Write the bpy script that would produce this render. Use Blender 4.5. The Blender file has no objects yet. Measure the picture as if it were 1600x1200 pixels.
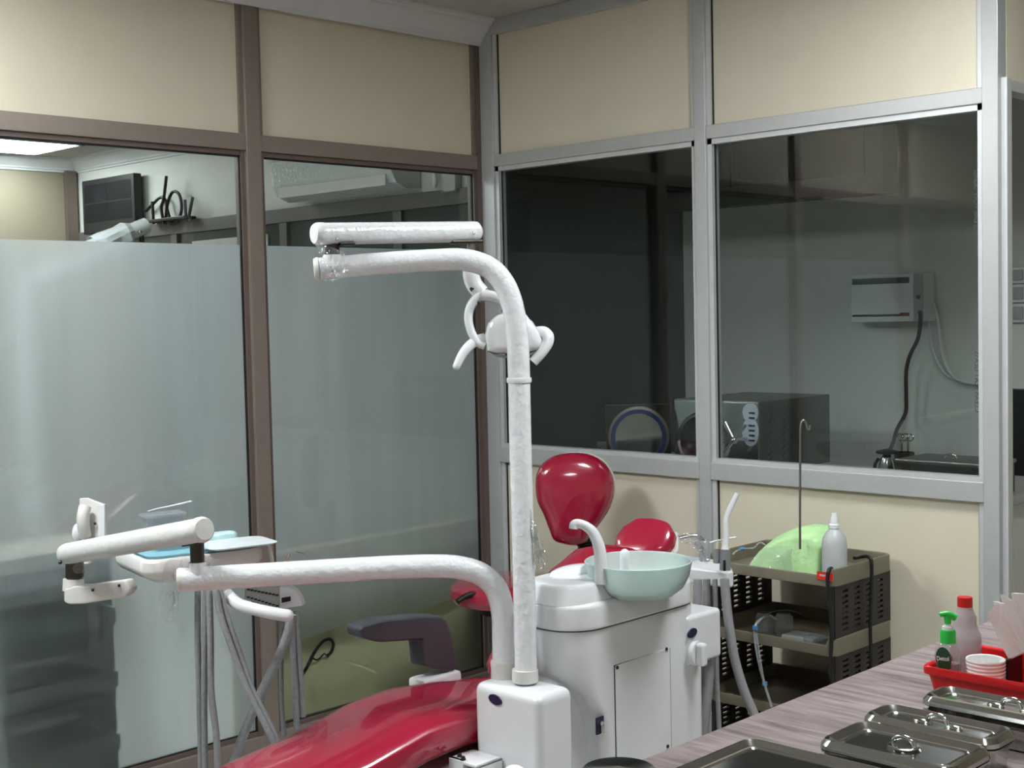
import bpy, bmesh, math, random
from mathutils import Vector as V, Matrix, Euler
random.seed(7)
SC = bpy.context.scene
COL = SC.collection
PI = math.pi

# ------------------------------------------------------------------ camera
F_PX = 2113.34
YAW, PITCH, ROLL = -0.772865682, 0.0516405694, -0.0224065653
CAM = V((3.81706, -3.77089, 1.5))
_f = V((math.sin(YAW)*math.cos(PITCH), math.cos(YAW)*math.cos(PITCH), -math.sin(PITCH)))
_r0 = V((math.cos(YAW), -math.sin(YAW), 0)); _u0 = _r0.cross(_f)
_r = math.cos(ROLL)*_r0 + math.sin(ROLL)*_u0
_u = -math.sin(ROLL)*_r0 + math.cos(ROLL)*_u0
cd = bpy.data.cameras.new('camera'); cam = bpy.data.objects.new('camera', cd); COL.objects.link(cam)
cd.sensor_fit = 'HORIZONTAL'; cd.sensor_width = 36.0; cd.lens = 36.0*F_PX/1600.0
cd.clip_start = 0.05; cd.clip_end = 60
m = Matrix((( _r.x, _u.x, -_f.x), (_r.y, _u.y, -_f.y), (_r.z, _u.z, -_f.z))).to_4x4()
m.translation = CAM; cam.matrix_world = m
SC.camera = cam
def ray(px, py): return _f + _r*((px-800)/F_PX) - _u*((py-600)/F_PX)
def at(px, py, d): return CAM + ray(px, py)*d
def on(px, py, axis, val):
    d = ray(px, py); return CAM + d*((val-CAM[axis])/d[axis])

# ------------------------------------------------------------------ world and exposure
w = bpy.data.worlds.new('world'); SC.world = w; w.use_nodes = True
w.node_tree.nodes['Background'].inputs[0].default_value = (0.6, 0.65, 0.7, 1)
w.node_tree.nodes['Background'].inputs[1].default_value = 0.02
SC.view_settings.view_transform = 'Standard'; SC.view_settings.look = 'None'
SC.view_settings.gamma = 1.0; SC.view_settings.use_curve_mapping = False
SC.view_settings.exposure = 0.6
SC.cycles.use_denoising = True
SC.cycles.max_bounces = 10; SC.cycles.diffuse_bounces = 4; SC.cycles.glossy_bounces = 5
SC.cycles.transparent_max_bounces = 16; SC.cycles.transmission_bounces = 8
SC.cycles.caustics_reflective = False; SC.cycles.caustics_refractive = False
SC.cycles.sample_clamp_indirect = 4.0
# ceiling lamps: (x, y, size x, size y, emission strength)
LAMPS_MAIN = [(0.6, -2.9, 0.6, 0.6, 46.0), (2.5, -1.0, 0.6, 0.6, 30.0), (3.55, -2.95, 0.6, 0.6, 13.0)]
LAMPS_NEXT = [(-4.5, 0.27, 0.62, 0.58, 20.0), (-1.2, -1.9, 0.6, 0.6, 42.0), (-3.4, -2.4, 0.6, 0.6, 48.0)]  # first panel is seen; the other two are added to brighten the frosting

# ------------------------------------------------------------------ materials
def lin(h):
    c = [int(h[i:i+2], 16)/255 for i in (0, 2, 4)]
    return tuple(x/12.92 if x <= .04045 else ((x+.055)/1.055)**2.4 for x in c) + (1,)
MATS = {}
def mat(name, col, rough=.5, metal=0., var=.06, scale=20., bump=0., bscale=120., spec=.5, coat=0., trans=0., ior=1.45, alpha=1., emit=0., stretch=None, col2=None):
    if name in MATS: return MATS[name]
    m = bpy.data.materials.new(name); m.use_nodes = True; nt = m.node_tree; N = nt.nodes; L = nt.links
    b = N['Principled BSDF']
    c = lin(col)
    b.inputs['Roughness'].default_value = rough; b.inputs['Metallic'].default_value = metal
    b.inputs['Specular IOR Level'].default_value = spec; b.inputs['IOR'].default_value = ior
    b.inputs['Coat Weight'].default_value = coat; b.inputs['Coat Roughness'].default_value = .05
    b.inputs['Transmission Weight'].default_value = trans; b.inputs['Alpha'].default_value = alpha
    tc = N.new('ShaderNodeTexCoord'); mp = N.new('ShaderNodeMapping'); L.new(tc.outputs['Object'], mp.inputs[0])
    if stretch: mp.inputs['Scale'].default_value = stretch
    n = N.new('ShaderNodeTexNoise'); n.inputs['Scale'].default_value = scale; n.inputs['Detail'].default_value = 5
    L.new(mp.outputs[0], n.inputs['Vector'])
    rp = N.new('ShaderNodeValToRGB'); rp.color_ramp.elements[0].position = .3; rp.color_ramp.elements[1].position = .7
    if col2: c2 = lin(col2); rp.color_ramp.elements[0].color = c2; rp.color_ramp.elements[1].color = c
    else:
        rp.color_ramp.elements[0].color = tuple(max(0, x*(1-var)) for x in c[:3]) + (1,)
        rp.color_ramp.elements[1].color = tuple(min(1, x*(1+var)) for x in c[:3]) + (1,)
    L.new(n.outputs['Fac'], rp.inputs[0]); L.new(rp.outputs[0], b.inputs['Base Color'])
    if emit:
        L.new(rp.outputs[0], b.inputs['Emission Color']); b.inputs['Emission Strength'].default_value = emit
    if bump:
        n2 = N.new('ShaderNodeTexNoise'); n2.inputs['Scale'].default_value = bscale; n2.inputs['Detail'].default_value = 3
        L.new(mp.outputs[0], n2.inputs['Vector'])
        bp = N.new('ShaderNodeBump'); bp.inputs['Strength'].default_value = bump; bp.inputs['Distance'].default_value = .01
        L.new(n2.outputs['Fac'], bp.inputs['Height']); L.new(bp.outputs[0], b.inputs['Normal'])
        if coat: L.new(bp.outputs[0], b.inputs['Coat Normal'])
    MATS[name] = m; return m
def thin_glass(name, tint, f0=.04, rough=0.0, bump=0., bscale=40., haze=0.):
    """clear sheet: what is behind shows through it, tinted, and it mirrors what is in front"""
    if name in MATS: return MATS[name]
    m = bpy.data.materials.new(name); m.use_nodes = True; nt = m.node_tree; N = nt.nodes; L = nt.links
    N.remove(N['Principled BSDF']); out = N['Material Output']
    t = N.new('ShaderNodeBsdfTransparent'); t.inputs[0].default_value = lin(tint)
    g = N.new('ShaderNodeBsdfGlossy'); g.inputs['Roughness'].default_value = rough; g.inputs[0].default_value = (1, 1, 1, 1)
    ge = N.new('ShaderNodeNewGeometry'); dt = N.new('ShaderNodeVectorMath'); dt.operation = 'DOT_PRODUCT'
    L.new(ge.outputs['Incoming'], dt.inputs[0]); L.new(ge.outputs['Normal'], dt.inputs[1])
    ab = N.new('ShaderNodeMath'); ab.operation = 'ABSOLUTE'; L.new(dt.outputs['Value'], ab.inputs[0])
    iv = N.new('ShaderNodeMath'); iv.operation = 'SUBTRACT'; iv.inputs[0].default_value = 1.0; L.new(ab.outputs[0], iv.inputs[1])
    pw = N.new('ShaderNodeMath'); pw.operation = 'POWER'; pw.inputs[1].default_value = 5.0; L.new(iv.outputs[0], pw.inputs[0])
    fr = N.new('ShaderNodeMath'); fr.operation = 'MULTIPLY_ADD'; fr.inputs[1].default_value = 1-f0; fr.inputs[2].default_value = f0; L.new(pw.outputs[0], fr.inputs[0])
    mx = N.new('ShaderNodeMixShader'); L.new(fr.outputs[0], mx.inputs[0]); L.new(t.outputs[0], mx.inputs[1]); L.new(g.outputs[0], mx.inputs[2])
    last = mx
    if bump:
        tc = N.new('ShaderNodeTexCoord'); n2 = N.new('ShaderNodeTexNoise'); n2.inputs['Scale'].default_value = bscale; L.new(tc.outputs['Object'], n2.inputs['Vector'])
        bp = N.new('ShaderNodeBump'); bp.inputs['Strength'].default_value = bump; bp.inputs['Distance'].default_value = .01
        L.new(n2.outputs['Fac'], bp.inputs['Height']); L.new(bp.outputs[0], g.inputs['Normal']); L.new(bp.outputs[0], dt.inputs[1])
    if haze:
        d = N.new('ShaderNodeBsdfDiffuse'); d.inputs[0].default_value = (.8, .82, .82, 1)
        m2 = N.new('ShaderNodeMixShader'); m2.inputs[0].default_value = haze
        L.new(mx.outputs[0], m2.inputs[1]); L.new(d.outputs[0], m2.inputs[2]); last = m2
    L.new(last.outputs[0], out.inputs[0]); MATS[name] = m; return m
def frosted(name, tint, rough=.42, diff=.35, ior=1.16):
    """frosting film: scatters what comes through it"""
    if name in MATS: return MATS[name]
    m = bpy.data.materials.new(name); m.use_nodes = True; nt = m.node_tree; N = nt.nodes; L = nt.links
    N.remove(N['Principled BSDF']); out = N['Material Output']
    tc = N.new('ShaderNodeTexCoord'); mp = N.new('ShaderNodeMapping'); mp.inputs['Scale'].default_value = (1, 6, .6)
    L.new(tc.outputs['Object'], mp.inputs[0])
    n = N.new('ShaderNodeTexNoise'); n.inputs['Scale'].default_value = 2.2; n.inputs['Detail'].default_value = 4; L.new(mp.outputs[0], n.inputs['Vector'])
    rp = N.new('ShaderNodeValToRGB'); rp.color_ramp.elements[0].position = .35; rp.color_ramp.elements[1].position = .65
    c = lin(tint); rp.color_ramp.elements[0].color = tuple(x*.93 for x in c[:3])+(1,); rp.color_ramp.elements[1].color = c
    L.new(n.outputs['Fac'], rp.inputs[0])
    a = N.new('ShaderNodeBsdfRefraction'); a.inputs['Roughness'].default_value = rough; a.inputs['IOR'].default_value = ior
    t = N.new('ShaderNodeBsdfTranslucent'); d = N.new('ShaderNodeBsdfDiffuse')
    for s in (a, t, d): L.new(rp.outputs[0], s.inputs[0])
    m1 = N.new('ShaderNodeMixShader'); m1.inputs[0].default_value = diff; L.new(a.outputs[0], m1.inputs[1]); L.new(t.outputs[0], m1.inputs[2])
    m2 = N.new('ShaderNodeMixShader'); m2.inputs[0].default_value = .16; L.new(m1.outputs[0], m2.inputs[1]); L.new(d.outputs[0], m2.inputs[2])
    L.new(m2.outputs[0], out.inputs[0]); MATS[name] = m; return m
def lamp_mat(name, strength, col=(.93, .97, 1, 1)):
    m = bpy.data.materials.new(name); m.use_nodes = True; nt = m.node_tree; nt.nodes.remove(nt.nodes['Principled BSDF'])
    e = nt.nodes.new('ShaderNodeEmission'); e.inputs[0].default_value = col; e.inputs[1].default_value = strength
    nt.links.new(e.outputs[0], nt.nodes['Material Output'].inputs[0]); return m
def wood_mat():
    m = bpy.data.materials.new('grey_wood_laminate'); m.use_nodes = True; nt = m.node_tree; N = nt.nodes; L = nt.links; b = N['Principled BSDF']
    tc = N.new('ShaderNodeTexCoord'); mp = N.new('ShaderNodeMapping'); mp.inputs['Scale'].default_value = (1.2, 13, 1); mp.inputs['Rotation'].default_value = (0, 0, .06)
    L.new(tc.outputs['Object'], mp.inputs[0])
    n = N.new('ShaderNodeTexNoise'); n.inputs['Scale'].default_value = 4.5; n.inputs['Detail'].default_value = 9; n.inputs['Roughness'].default_value = .62; n.inputs['Distortion'].default_value = .5
    L.new(mp.outputs[0], n.inputs['Vector'])
    rp = N.new('ShaderNodeValToRGB'); e = rp.color_ramp.elements
    e[0].position = .3; e[0].color = lin('5b504f'); e[1].position = .72; e[1].color = lin('a39694')
    k = e.new(.5); k.color = lin('827573')
    L.new(n.outputs['Fac'], rp.inputs[0]); L.new(rp.outputs[0], b.inputs['Base Color'])
    b.inputs['Roughness'].default_value = .42
    bp = N.new('ShaderNodeBump'); bp.inputs['Strength'].default_value = .12; bp.inputs['Distance'].default_value = .004
    L.new(n.outputs['Fac'], bp.inputs['Height']); L.new(bp.outputs[0], b.inputs['Normal']); return m

WHITE = mat('white_enamel', 'd9dbdc', .22, var=.015, coat=.3)
WHITE_ABS = mat('white_plastic', 'dbddde', .3, var=.015)
WHITE_WRAP = mat('white_pipe_in_film', 'd9dbdd', .25, var=.03, scale=60, bump=.35, bscale=55, coat=.4)
GREYWHITE = mat('aged_white_plastic', 'cfcdc8', .35, var=.03)
RED = mat('red_vinyl', '9a1433', .22, var=.03, coat=1.0)
CREAM = mat('cream_laminate', 'd5cdb8', .42, var=.02, scale=8, bump=.05, bscale=400)
BROWN = mat('brown_aluminium', '867a71', .38, metal=.25, var=.04, scale=30)
BROWN_D = mat('brown_bead', '6b5d56', .4, metal=.2, var=.04)
GREYAL = mat('grey_aluminium', 'b6b8b7', .35, metal=.25, var=.03, scale=30)
GREYAL2 = mat('grey_bead', 'c8caca', .33, metal=.25, var=.03)
RUBBER = mat('black_rubber', '141414', .5, var=.1)
BLACK = mat('black_plastic', '17181a', .4, var=.1)
NAVY = mat('navy_badge', '14173a', .3, var=.1)
CHROME = mat('chrome', 'd8d8d8', .12, metal=1., var=.02)
STEEL = mat('polished_steel', 'c9cac8', .13, metal=1., var=.03, scale=8)
STEEL_B = mat('brushed_steel', '8f8d88', .32, metal=1., var=.06, scale=40, stretch=(1, 1, 6))
GUN = mat('dark_metal', '4a4743', .3, metal=.9, var=.06)
ARM_GREY = mat('charcoal_plastic', '3d4046', .45, var=.04, bump=.05, bscale=300)
HOSE = mat('grey_hose_in_film', '8e9092', .3, var=.12, scale=90, bump=.3, bscale=160, coat=.3)
HOSE2 = mat('grey_suction_hose', '8c8c8e', .45, var=.08, scale=60)
RACK_D = mat('dark_brown_plastic', '2a2522', .45, var=.08)
RACK_L = mat('taupe_plastic', '76705f', .45, var=.05)
REDP = mat('red_plastic', 'c40f14', .3, var=.03)
WALLW = mat('painted_plaster', 'd6d7d2', .7, var=.04, scale=3, bump=.1, bscale=60)
CEIL = mat('ceiling_paint', 'b9b4ae', .8, var=.02, scale=4)
CORN = mat('plaster_cornice', 'd4d4d6', .5, var=.02)
FLOORM = mat('floor_vinyl', 'b4b4ae', .35, var=.05, scale=6)
GLASS_A = thin_glass('clear_partition_glass', 'eef4f2', .03)
GLASS_B = thin_glass('clear_window_glass', 'f0f3f2', .03)
FROST = frosted('frosting_film', 'e2e4e8')
FILM = thin_glass('clear_wrapping_film', 'f4f5f5', .06, .05, 1.0, 60., .10)
CLEARP = thin_glass('clear_plastic', 'eceff2', .05, .04, .4, 30., .12)

# ------------------------------------------------------------------ mesh builder
def cr(pts, n=8):
    """smooth curve through the points"""
    P = [V(p) for p in pts]
    if len(P) < 3: return P
    P = [P[0]*2-P[1]] + P + [P[-1]*2-P[-2]]; out = []
    for i in range(1, len(P)-2):
        a, b, c, d = P[i-1:i+3]
        for k in range(n):
            t = k/n; out.append(.5*((2*b)+(c-a)*t+(2*a-5*b+4*c-d)*t*t+(3*b-a-3*c+d)*t**3))
    out.append(P[-2]); return out
def rrect(w, h, r, n=6):
    pts = []
    for cx, cy, a0 in ((w/2-r, h/2-r, 0), (-w/2+r, h/2-r, 90), (-w/2+r, -h/2+r, 180), (w/2-r, -h/2+r, 270)):
        for k in range(n+1):
            a = math.radians(a0+90*k/n); pts.append((cx+r*math.cos(a), cy+r*math.sin(a)))
    return pts
class MB:
    def __init__(s): s.bm = bmesh.new()
    def box(s, lo, hi, bev=0., seg=2, M=None):
        lo, hi = V(lo), V(hi); c = (lo+hi)/2; sz = hi-lo
        r = bmesh.ops.create_cube(s.bm, size=1.0); vs = r['verts']
        for v in vs: v.co = V((v.co.x*sz.x, v.co.y*sz.y, v.co.z*sz.z)) + c
        if bev:
            es = list({e for v in vs for e in v.link_edges})
            rr = bmesh.ops.bevel(s.bm, geom=es, offset=min(bev, .49*min(abs(q) for q in sz)), segments=seg, affect='EDGES', profile=.5)
            vs = list({v for f in rr['faces'] for v in f.verts} | {v for v in vs if v.is_valid})
        if M is not None:
            for v in vs: v.co = M @ v.co
        return s
    def rings(s, rings, cap0=True, cap1=True, closed=True):
        R = [[s.bm.verts.new(V(p)) for p in r] for r in rings]; n = len(R[0])
        for a, b in zip(R, R[1:]):
            for i in range(n if closed else n-1):
                j = (i+1) % n; s.bm.faces.new((a[i], a[j], b[j], b[i]))
        if cap0: s.bm.faces.new(list(reversed(R[0])))
        if cap1: s.bm.faces.new(R[-1])
        return s
    def tube(s, pts, r, n=14, smooth=6, cap=True):
        P = cr(pts, smooth) if smooth else [V(p) for p in pts]
        N = len(P); T = [(P[min(i+1, N-1)]-P[max(i-1, 0)]).normalized() for i in range(N)]
        ref = V((0, 0, 1)) if abs(T[0].z) < .9 else V((1, 0, 0))
        a = T[0].cross(ref).normalized(); rg = []
        for i in range(N):
            a = (a - T[i]*a.dot(T[i])).normalized(); b = T[i].cross(a)
            q = r(i/(N-1)) if callable(r) else r
            rg.append([P[i]+(a*math.cos(2*PI*k/n)+b*math.sin(2*PI*k/n))*q for k in range(n)])
        return s.rings(rg, cap, cap)
    def cyl(s, p0, p1, r, r2=None, n=24, bev=0.):
        p0, p1 = V(p0), V(p1); ax = (p1-p0); L = ax.length; ax.normalize(); r2 = r if r2 is None else r2
        prof = [(r-bev, 0), (r-bev*.3, bev*.3), (r, bev), (r2, L-bev), (r2-bev*.3, L-bev*.3), (r2-bev, L)] if bev else [(r, 0), (r2, L)]
        return s.lathe(prof, p0, ax, n)
    def lathe(s, prof, o=(0, 0, 0), ax=(0, 0, 1), n=32, cap0=True, cap1=True):
        ax = V(ax).normalized(); o = V(o); ref = V((0, 0, 1)) if abs(ax.z) < .9 else V((1, 0, 0))
        a = ax.cross(ref).normalized(); b = ax.cross(a)
        return s.rings([[o+ax*h+(a*math.cos(2*PI*k/n)+b*math.sin(2*PI*k/n))*max(q, 1e-5) for k in range(n)] for q, h in prof], cap0, cap1)
    def prism(s, poly, vec, bev=0., seg=2):
        vec = V(vec); a = [V(p) for p in poly]; vs0 = set(s.bm.verts)
        s.rings([a, [p+vec for p in a]])
        if bev:
            es = [e for e in s.bm.edges if all(v not in vs0 for v in e.verts)]
            bmesh.ops.recalc_face_normals(s.bm, faces=list(s.bm.faces))
            bmesh.ops.bevel(s.bm, geom=es, offset=bev, segments=seg, affect='EDGES', profile=.5, clamp_overlap=True)
        return s
    def ell(s, c, rad, M=None, u=24, v=14):
        r = bmesh.ops.create_uvsphere(s.bm, u_segments=u, v_segments=v, radius=1.0)
        for q in r['verts']:
            p = V((q.co.x*rad[0], q.co.y*rad[1], q.co.z*rad[2]))
            q.co = (M @ p if M is not None else p) + V(c)
        return s
    def quad(s, *p):
        s.bm.faces.new([s.bm.verts.new(V(q)) for q in p]); return s
    def jitter(s, amt, seed=1):
        rd = random.Random(seed)
        for v in s.bm.verts: v.co += V((rd.uniform(-1, 1), rd.uniform(-1, 1), rd.uniform(-1, 1)))*amt
        return s
    def mesh(s, name, material, smooth=True, ang=38):
        bmesh.ops.recalc_face_normals(s.bm, faces=list(s.bm.faces))
        me = bpy.data.meshes.new(name); s.bm.to_mesh(me); s.bm.free()
        if smooth:
            me.polygons.foreach_set('use_smooth', [True]*len(me.polygons)); me.set_sharp_from_angle(angle=math.radians(ang))
        me.materials.append(material); return me
    def build(s, name, material, parent=None, smooth=True, ang=38, label=None, kind=None):
        o = bpy.data.objects.new(name, s.mesh(name, material, smooth, ang)); COL.objects.link(o)
        if smooth:
            w_ = o.modifiers.new('normals', 'WEIGHTED_NORMAL'); w_.keep_sharp = True
        if parent is not None: attach(o, parent)
        if label: o['label'] = label
        if kind: o['kind'] = kind
        return o
def absloc(o):
    p = V(o.location)
    q = o.parent
    while q is not None:
        p += V(o.matrix_parent_inverse.translation) + V(q.location); o, q = q, q.parent
    return p
def attach(o, parent):
    o.parent = parent; o.matrix_parent_inverse = Matrix.Translation(-absloc(parent))
def thing(name, label, cat, loc, group=None):
    o = bpy.data.objects.new(name, None); COL.objects.link(o); o.location = V(loc); o.empty_display_size = .05
    o['label'] = label; o['category'] = cat
    if group: o['group'] = group
    return o
def tag(o, label, cat, group=None):
    o['label'] = label; o['category'] = cat
    if group: o['group'] = group
    return o
def struct(o, label=None):
    o['kind'] = 'structure'
    if label: o['label'] = label
    return o
def text(name, s, size, material, M, parent=None, mirror=False):
    cu = bpy.data.curves.new(name, 'FONT'); cu.body = s; cu.size = size; cu.align_x = 'CENTER'; cu.align_y = 'CENTER'; cu.extrude = .0002
    o = bpy.data.objects.new(name, cu); COL.objects.link(o)
    bpy.context.view_layer.update()
    me = bpy.data.meshes.new_from_object(o.evaluated_get(bpy.context.evaluated_depsgraph_get()))
    bpy.data.objects.remove(o); bpy.data.curves.remove(cu)
    S = Matrix.Diagonal((-1 if mirror else 1, 1, 1, 1))
    me.transform(M @ S); me.materials.clear(); me.materials.append(material); me.name = name
    q = bpy.data.objects.new(name, me); COL.objects.link(q)
    if parent is not None: attach(q, parent)
    return q
def frame(o, xdir, ydir):
    """matrix whose x and y run along the two directions, at o"""
    x = V(xdir).normalized(); y = V(ydir); y = (y - x*y.dot(x)).normalized(); z = x.cross(y)
    M = Matrix((( x.x, y.x, z.x), (x.y, y.y, z.y), (x.z, y.z, z.z))).to_4x4(); M.translation = V(o); return M

# ================================================================== THE SETTING
CZ = 2.645
struct(MB().box((-5.1, -5.6, -.08), (5.6, 2.1, 0)).build('floor', FLOORM, smooth=False))
struct(MB().box((-5.1, -5.6, CZ), (5.6, 2.1, CZ+.08)).build('ceiling', CEIL, smooth=False))

# ---- left partition: brown aluminium, frosted glass (plane x = 0)
WA = struct(MB().box((-.05, -5.5, 0), (0, 0, .075), .003).box((-.05, -5.5, 2.56), (0, 0, CZ), .003).build('wall_left', BROWN, smooth=False))
MUL = [(-1.109, -1.049), (-2.25, -2.19), (-3.39, -3.33), (-4.53, -4.47)]
for a, b in MUL: MB().box((-.05, a, .075), (.004, b, 2.56), .003).build('mullion', BROWN, WA)
MB().box((-.05, -.022, .075), (.002, 0, 2.56), .002).build('mullion', BROWN_D, WA)
ed = [-.022] + [q for a, b in MUL for q in (b, a)] + [-5.5]
BAYS = [(ed[2*i+1], ed[2*i]) for i in range(5)]      # (far edge, near edge) y low, y high
for k, (y0, y1) in enumerate(BAYS):
    MB().box((-.05, y0, 2.068), (.001, y1, 2.124), .003).build('transom', BROWN, WA)
    MB().box((-.03, y0, 2.124), (-.018, y1, 2.56)).build('laminate_panel', CREAM, WA, smooth=False)
    for z0, z1, nm in ((.075, 2.068, 'glazing_bead'), (2.124, 2.56, 'panel_bead')):
        b = MB(); t = .016
        if z0 < 1:
            b.box((-.045, y0, z1-t), (-.012, y1, z1)); b.box((-.045, y0, z0), (-.012, y1, z0+t))
        b.box((-.045, y0, z0), (-.008, y0+t, z1)); b.box((-.045, y1-t, z0), (-.008, y1, z1))
        b.build(nm, BROWN_D if z0 < 1 else BROWN, WA, smooth=False)
    MB().box((-.030, y0+.01, .085), (-.024, y1-.01, 2.058)).build('glass_pane', GLASS_A, WA, smooth=False)
    g = MB(); t2 = .016
    for a0, a1 in ((y0+t2, y0+t2+.005), (y1-t2-.005, y1-t2)): g.box((-.024, a0, .091), (-.017, a1, 2.052))
    for c0, c1 in ((.091, .095), (2.046, 2.052)): g.box((-.024, y0+t2, c0), (-.017, y1-t2, c1))
    g.build('gasket', RUBBER, WA, smooth=False)
    # frosting film on the far face of the pane; in the bay by the corner its foot is peeled off in a curve
    ya, yb = y0+.012, y1-.012
    if k == 0:
        lowpx = [(432, 1008), (470, 1000), (500, 990), (540, 977), (600, 967), (650, 955), (700, 938), (740, 915), (768, 902)]
        low = [on(px, py, 0, -.031) for px, py in lowpx]; low[0].y = ya; low[-1].y = yb
    else: low = [V((0, ya, .088)), V((0, yb, .088))]
    fb = MB(); n = len(low)
    tv = [fb.bm.verts.new((-.0312, p.y, 1.753)) for p in low]; bv = [fb.bm.verts.new((-.0312, p.y, p.z)) for p in low]
    for i in range(n-1): fb.bm.faces.new((bv[i], bv[i+1], tv[i+1], tv[i]))
    fb.build('frosting_film', FROST, WA, smooth=False)

# cornice along the left partition
prof = [(0, 2.55), (.012, 2.55), (.014, 2.562), (.022, 2.566), (.026, 2.576), (.032, 2.582), (.052, 2.60), (.068, 2.618), (.074, 2.622), (.076, 2.63), (.088, 2.634), (.09, CZ), (0, CZ)]
ob = MB().rings([[(x, -5.5, z) for x, z in prof], [(x, -.0, z) for x, z in prof]]).build('trim_1', CORN, ang=20); struct(ob)

# ---- right partition: grey aluminium with clear windows (plane y = 0)
WB = struct(MB().box((0, 0, 0), (2.105, .05, .09), .003).box((0, 0, 2.585), (2.105, .05, CZ), .003).build('wall_right', GREYAL, smooth=False))
MB().box((0, -.003, .09), (.068, .05, 2.585), .003).build('mullion', GREYAL, WB)
MB().box((1.034, -.004, .09), (1.082, .05, 2.585), .003).build('mullion', GREYAL, WB)
MB().box((2.056, -.006, 0), (2.105, .05, CZ), .003).build('corner_post', GREYAL, WB)
for x0, x1 in ((.068, 1.034), (1.082, 2.056)):
    MB().box((x0, -.002, 2.076), (x1, .05, 2.122), .003).build('transom', GREYAL, WB)
    MB().box((x0, -.004, .918), (x1, .05, .978), .003).build('sill_rail', GREYAL, WB)
    for z0, z1 in ((.09, .918), (2.122, 2.585)):
        MB().box((x0, .018, z0), (x1, .03, z1)).build('laminate_panel', CREAM, WB, smooth=False)
        b = MB()
        for a0, a1 in ((x0, x0+.018), (x1-.018, x1)): b.box((a0, .006, z0), (a1, .045, z1))
        b.build('panel_bead', GREYAL2, WB, smooth=False)
    for c0, c1, yy in ((.09, .918, .018), (2.122, 2.585, .018), (.992, 2.058, .026)):
        MB().box((x0+.018, yy-.005, c0), (x0+.022, yy, c1)).box((x1-.022, yy-.005, c0), (x1-.018, yy, c1)).build('gasket', RUBBER, WB, smooth=False)
    z0, z1, t = .978, 2.076, .018
    b = MB().box((x0, .006, z1-t), (x1, .045, z1)).box((x0, .004, z0), (x1, .045, z0+.014)).box((x0, .006, z0), (x0+t, .045, z1)).box((x1-t, .006, z0), (x1, .045, z1))
    b.build('glazing_bead', GREYAL2, WB, smooth=False)
    MB().box((x0+.01, .026, z0+.01), (x1-.01, .032, z1-.01)).build('glass_pane', GLASS_B, WB, smooth=False)
# stamp of the glass maker, read from behind
INK = mat('grey_ink', '4c5250', .6)
text('glass_stamp', 'CLEAR FLAT GLASS', .021, INK, frame((2.024, .0255, 1.27), (0, 0, -1), (1, 0, 0)), WB, True)
text('glass_stamp', 'CLEAR FLAT GLASS', .021, INK, frame((2.024, .0255, 1.80), (0, 0, -1), (1, 0, 0)), WB, True)

# ---- wall with the doorway into the sterilising room (plane x = 2.105, runs back)
WC = struct(MB().box((2.055, .05, 2.13), (2.105, 1.3, CZ)).box((2.055, .95, 0), (2.105, 1.3, 2.13)).build('wall_side', CREAM, smooth=False))
MB().box((2.05, .05, 2.112), (2.108, 1.0, 2.145), .003).build('door_head', GREYAL2, WC)
MB().box((2.06, .016, 0), (2.122, .05, 2.145), .003).build('door_jamb', GREYAL2, WC)
MB().box((2.05, .05, 0), (2.106, .085, 2.112), .003).build('door_jamb', GREYAL, WC)
MB().box((2.05, .92, 0), (2.108, .955, 2.112), .003).build('door_jamb', GREYAL2, WC)

# ---- the other walls of the three rooms
struct(MB().box((-.05, .05, 0), (0, 1.3, CZ)).build('wall_between', mat('shaded_grey_wall', '3d423f', .6, var=.05, scale=3), smooth=False))  # dark behind the glass is put into this wall's colour, so reflections show
SB = struct(MB().box((-.05, 1.3, 0), (2.15, 1.35, CZ)).build('wall_back', WALLW, smooth=False))
struct(MB().box((2.0, 2.0, 0), (5.6, 2.05, CZ)).build('wall_corridor', CREAM, smooth=False))
struct(MB().box((5.5, -5.6, 0), (5.6, 2.1, CZ)).build('wall_far', CREAM, smooth=False))
struct(MB().box((-5.1, -5.6, 0), (5.6, -5.5, CZ)).build('wall_front', WALLW, smooth=False))
# neighbour room: wall with the television and the air conditioner, end wall
NB = struct(MB().box((-5.0, .95, 2.13), (-.05, 1.0, CZ)).box((-5.0, .97, 0), (-.05, 1.0, 2.13)).build('wall_neighbour', mat('white_panel', 'd3d3cd', .5, var=.02), smooth=False))
MB().box((-5.0, .925, 2.055), (-.05, .97, 2.135), .004).build('transom', mat('grey_brown_rail', '5f5a58', .45, var=.05), NB)
GDK = mat('dark_tinted_glass', '3a4340', .12, var=.05, scale=3, spec=.6)
for x0, x1 in ((-5.0, -3.78), (-3.70, -2.62), (-2.56, -1.62), (-1.56, -.05)):
    MB().box((x0, .95, .1), (x1, .97, 2.055)).build('glass_pane', GDK, NB, smooth=False)
for x0 in (-3.78, -2.62, -1.62): MB().box((x0, .93, .0), (x0+.07, .97, 2.055), .003).build('mullion', MATS['grey_brown_rail'], NB)
MB().box((-3.55, .938, 1.70), (-2.75, .95, 2.0), .004).build('notice_panel', mat('pale_panel', 'b9b9b4', .5), NB)
NE = struct(MB().box((-5.05, -5.5, 0), (-5.0, .95, CZ)).build('wall_end', mat('olive_laminate', '8d8371', .5, var=.04, scale=3), smooth=False))
MB().box((-5.0, .85, 0), (-4.96, .93, 2.56), .003).build('mullion', BROWN_D, NE)
MB().box((-5.0, -.75, 0), (-4.96, -.69, 2.56), .003).build('mullion', BROWN_D, NE)
ob = MB().rings([[(-5.0, .95-x, z) for x, z in prof], [(-.05, .95-x, z) for x, z in prof]]).build('trim_2', CORN, ang=20); struct(ob)
ob = MB().rings([[(-5.0+x, -5.5, z) for x, z in prof], [(-5.0+x, .95, z) for x, z in prof]]).build('trim_3', CORN, ang=20); struct(ob)

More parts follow.
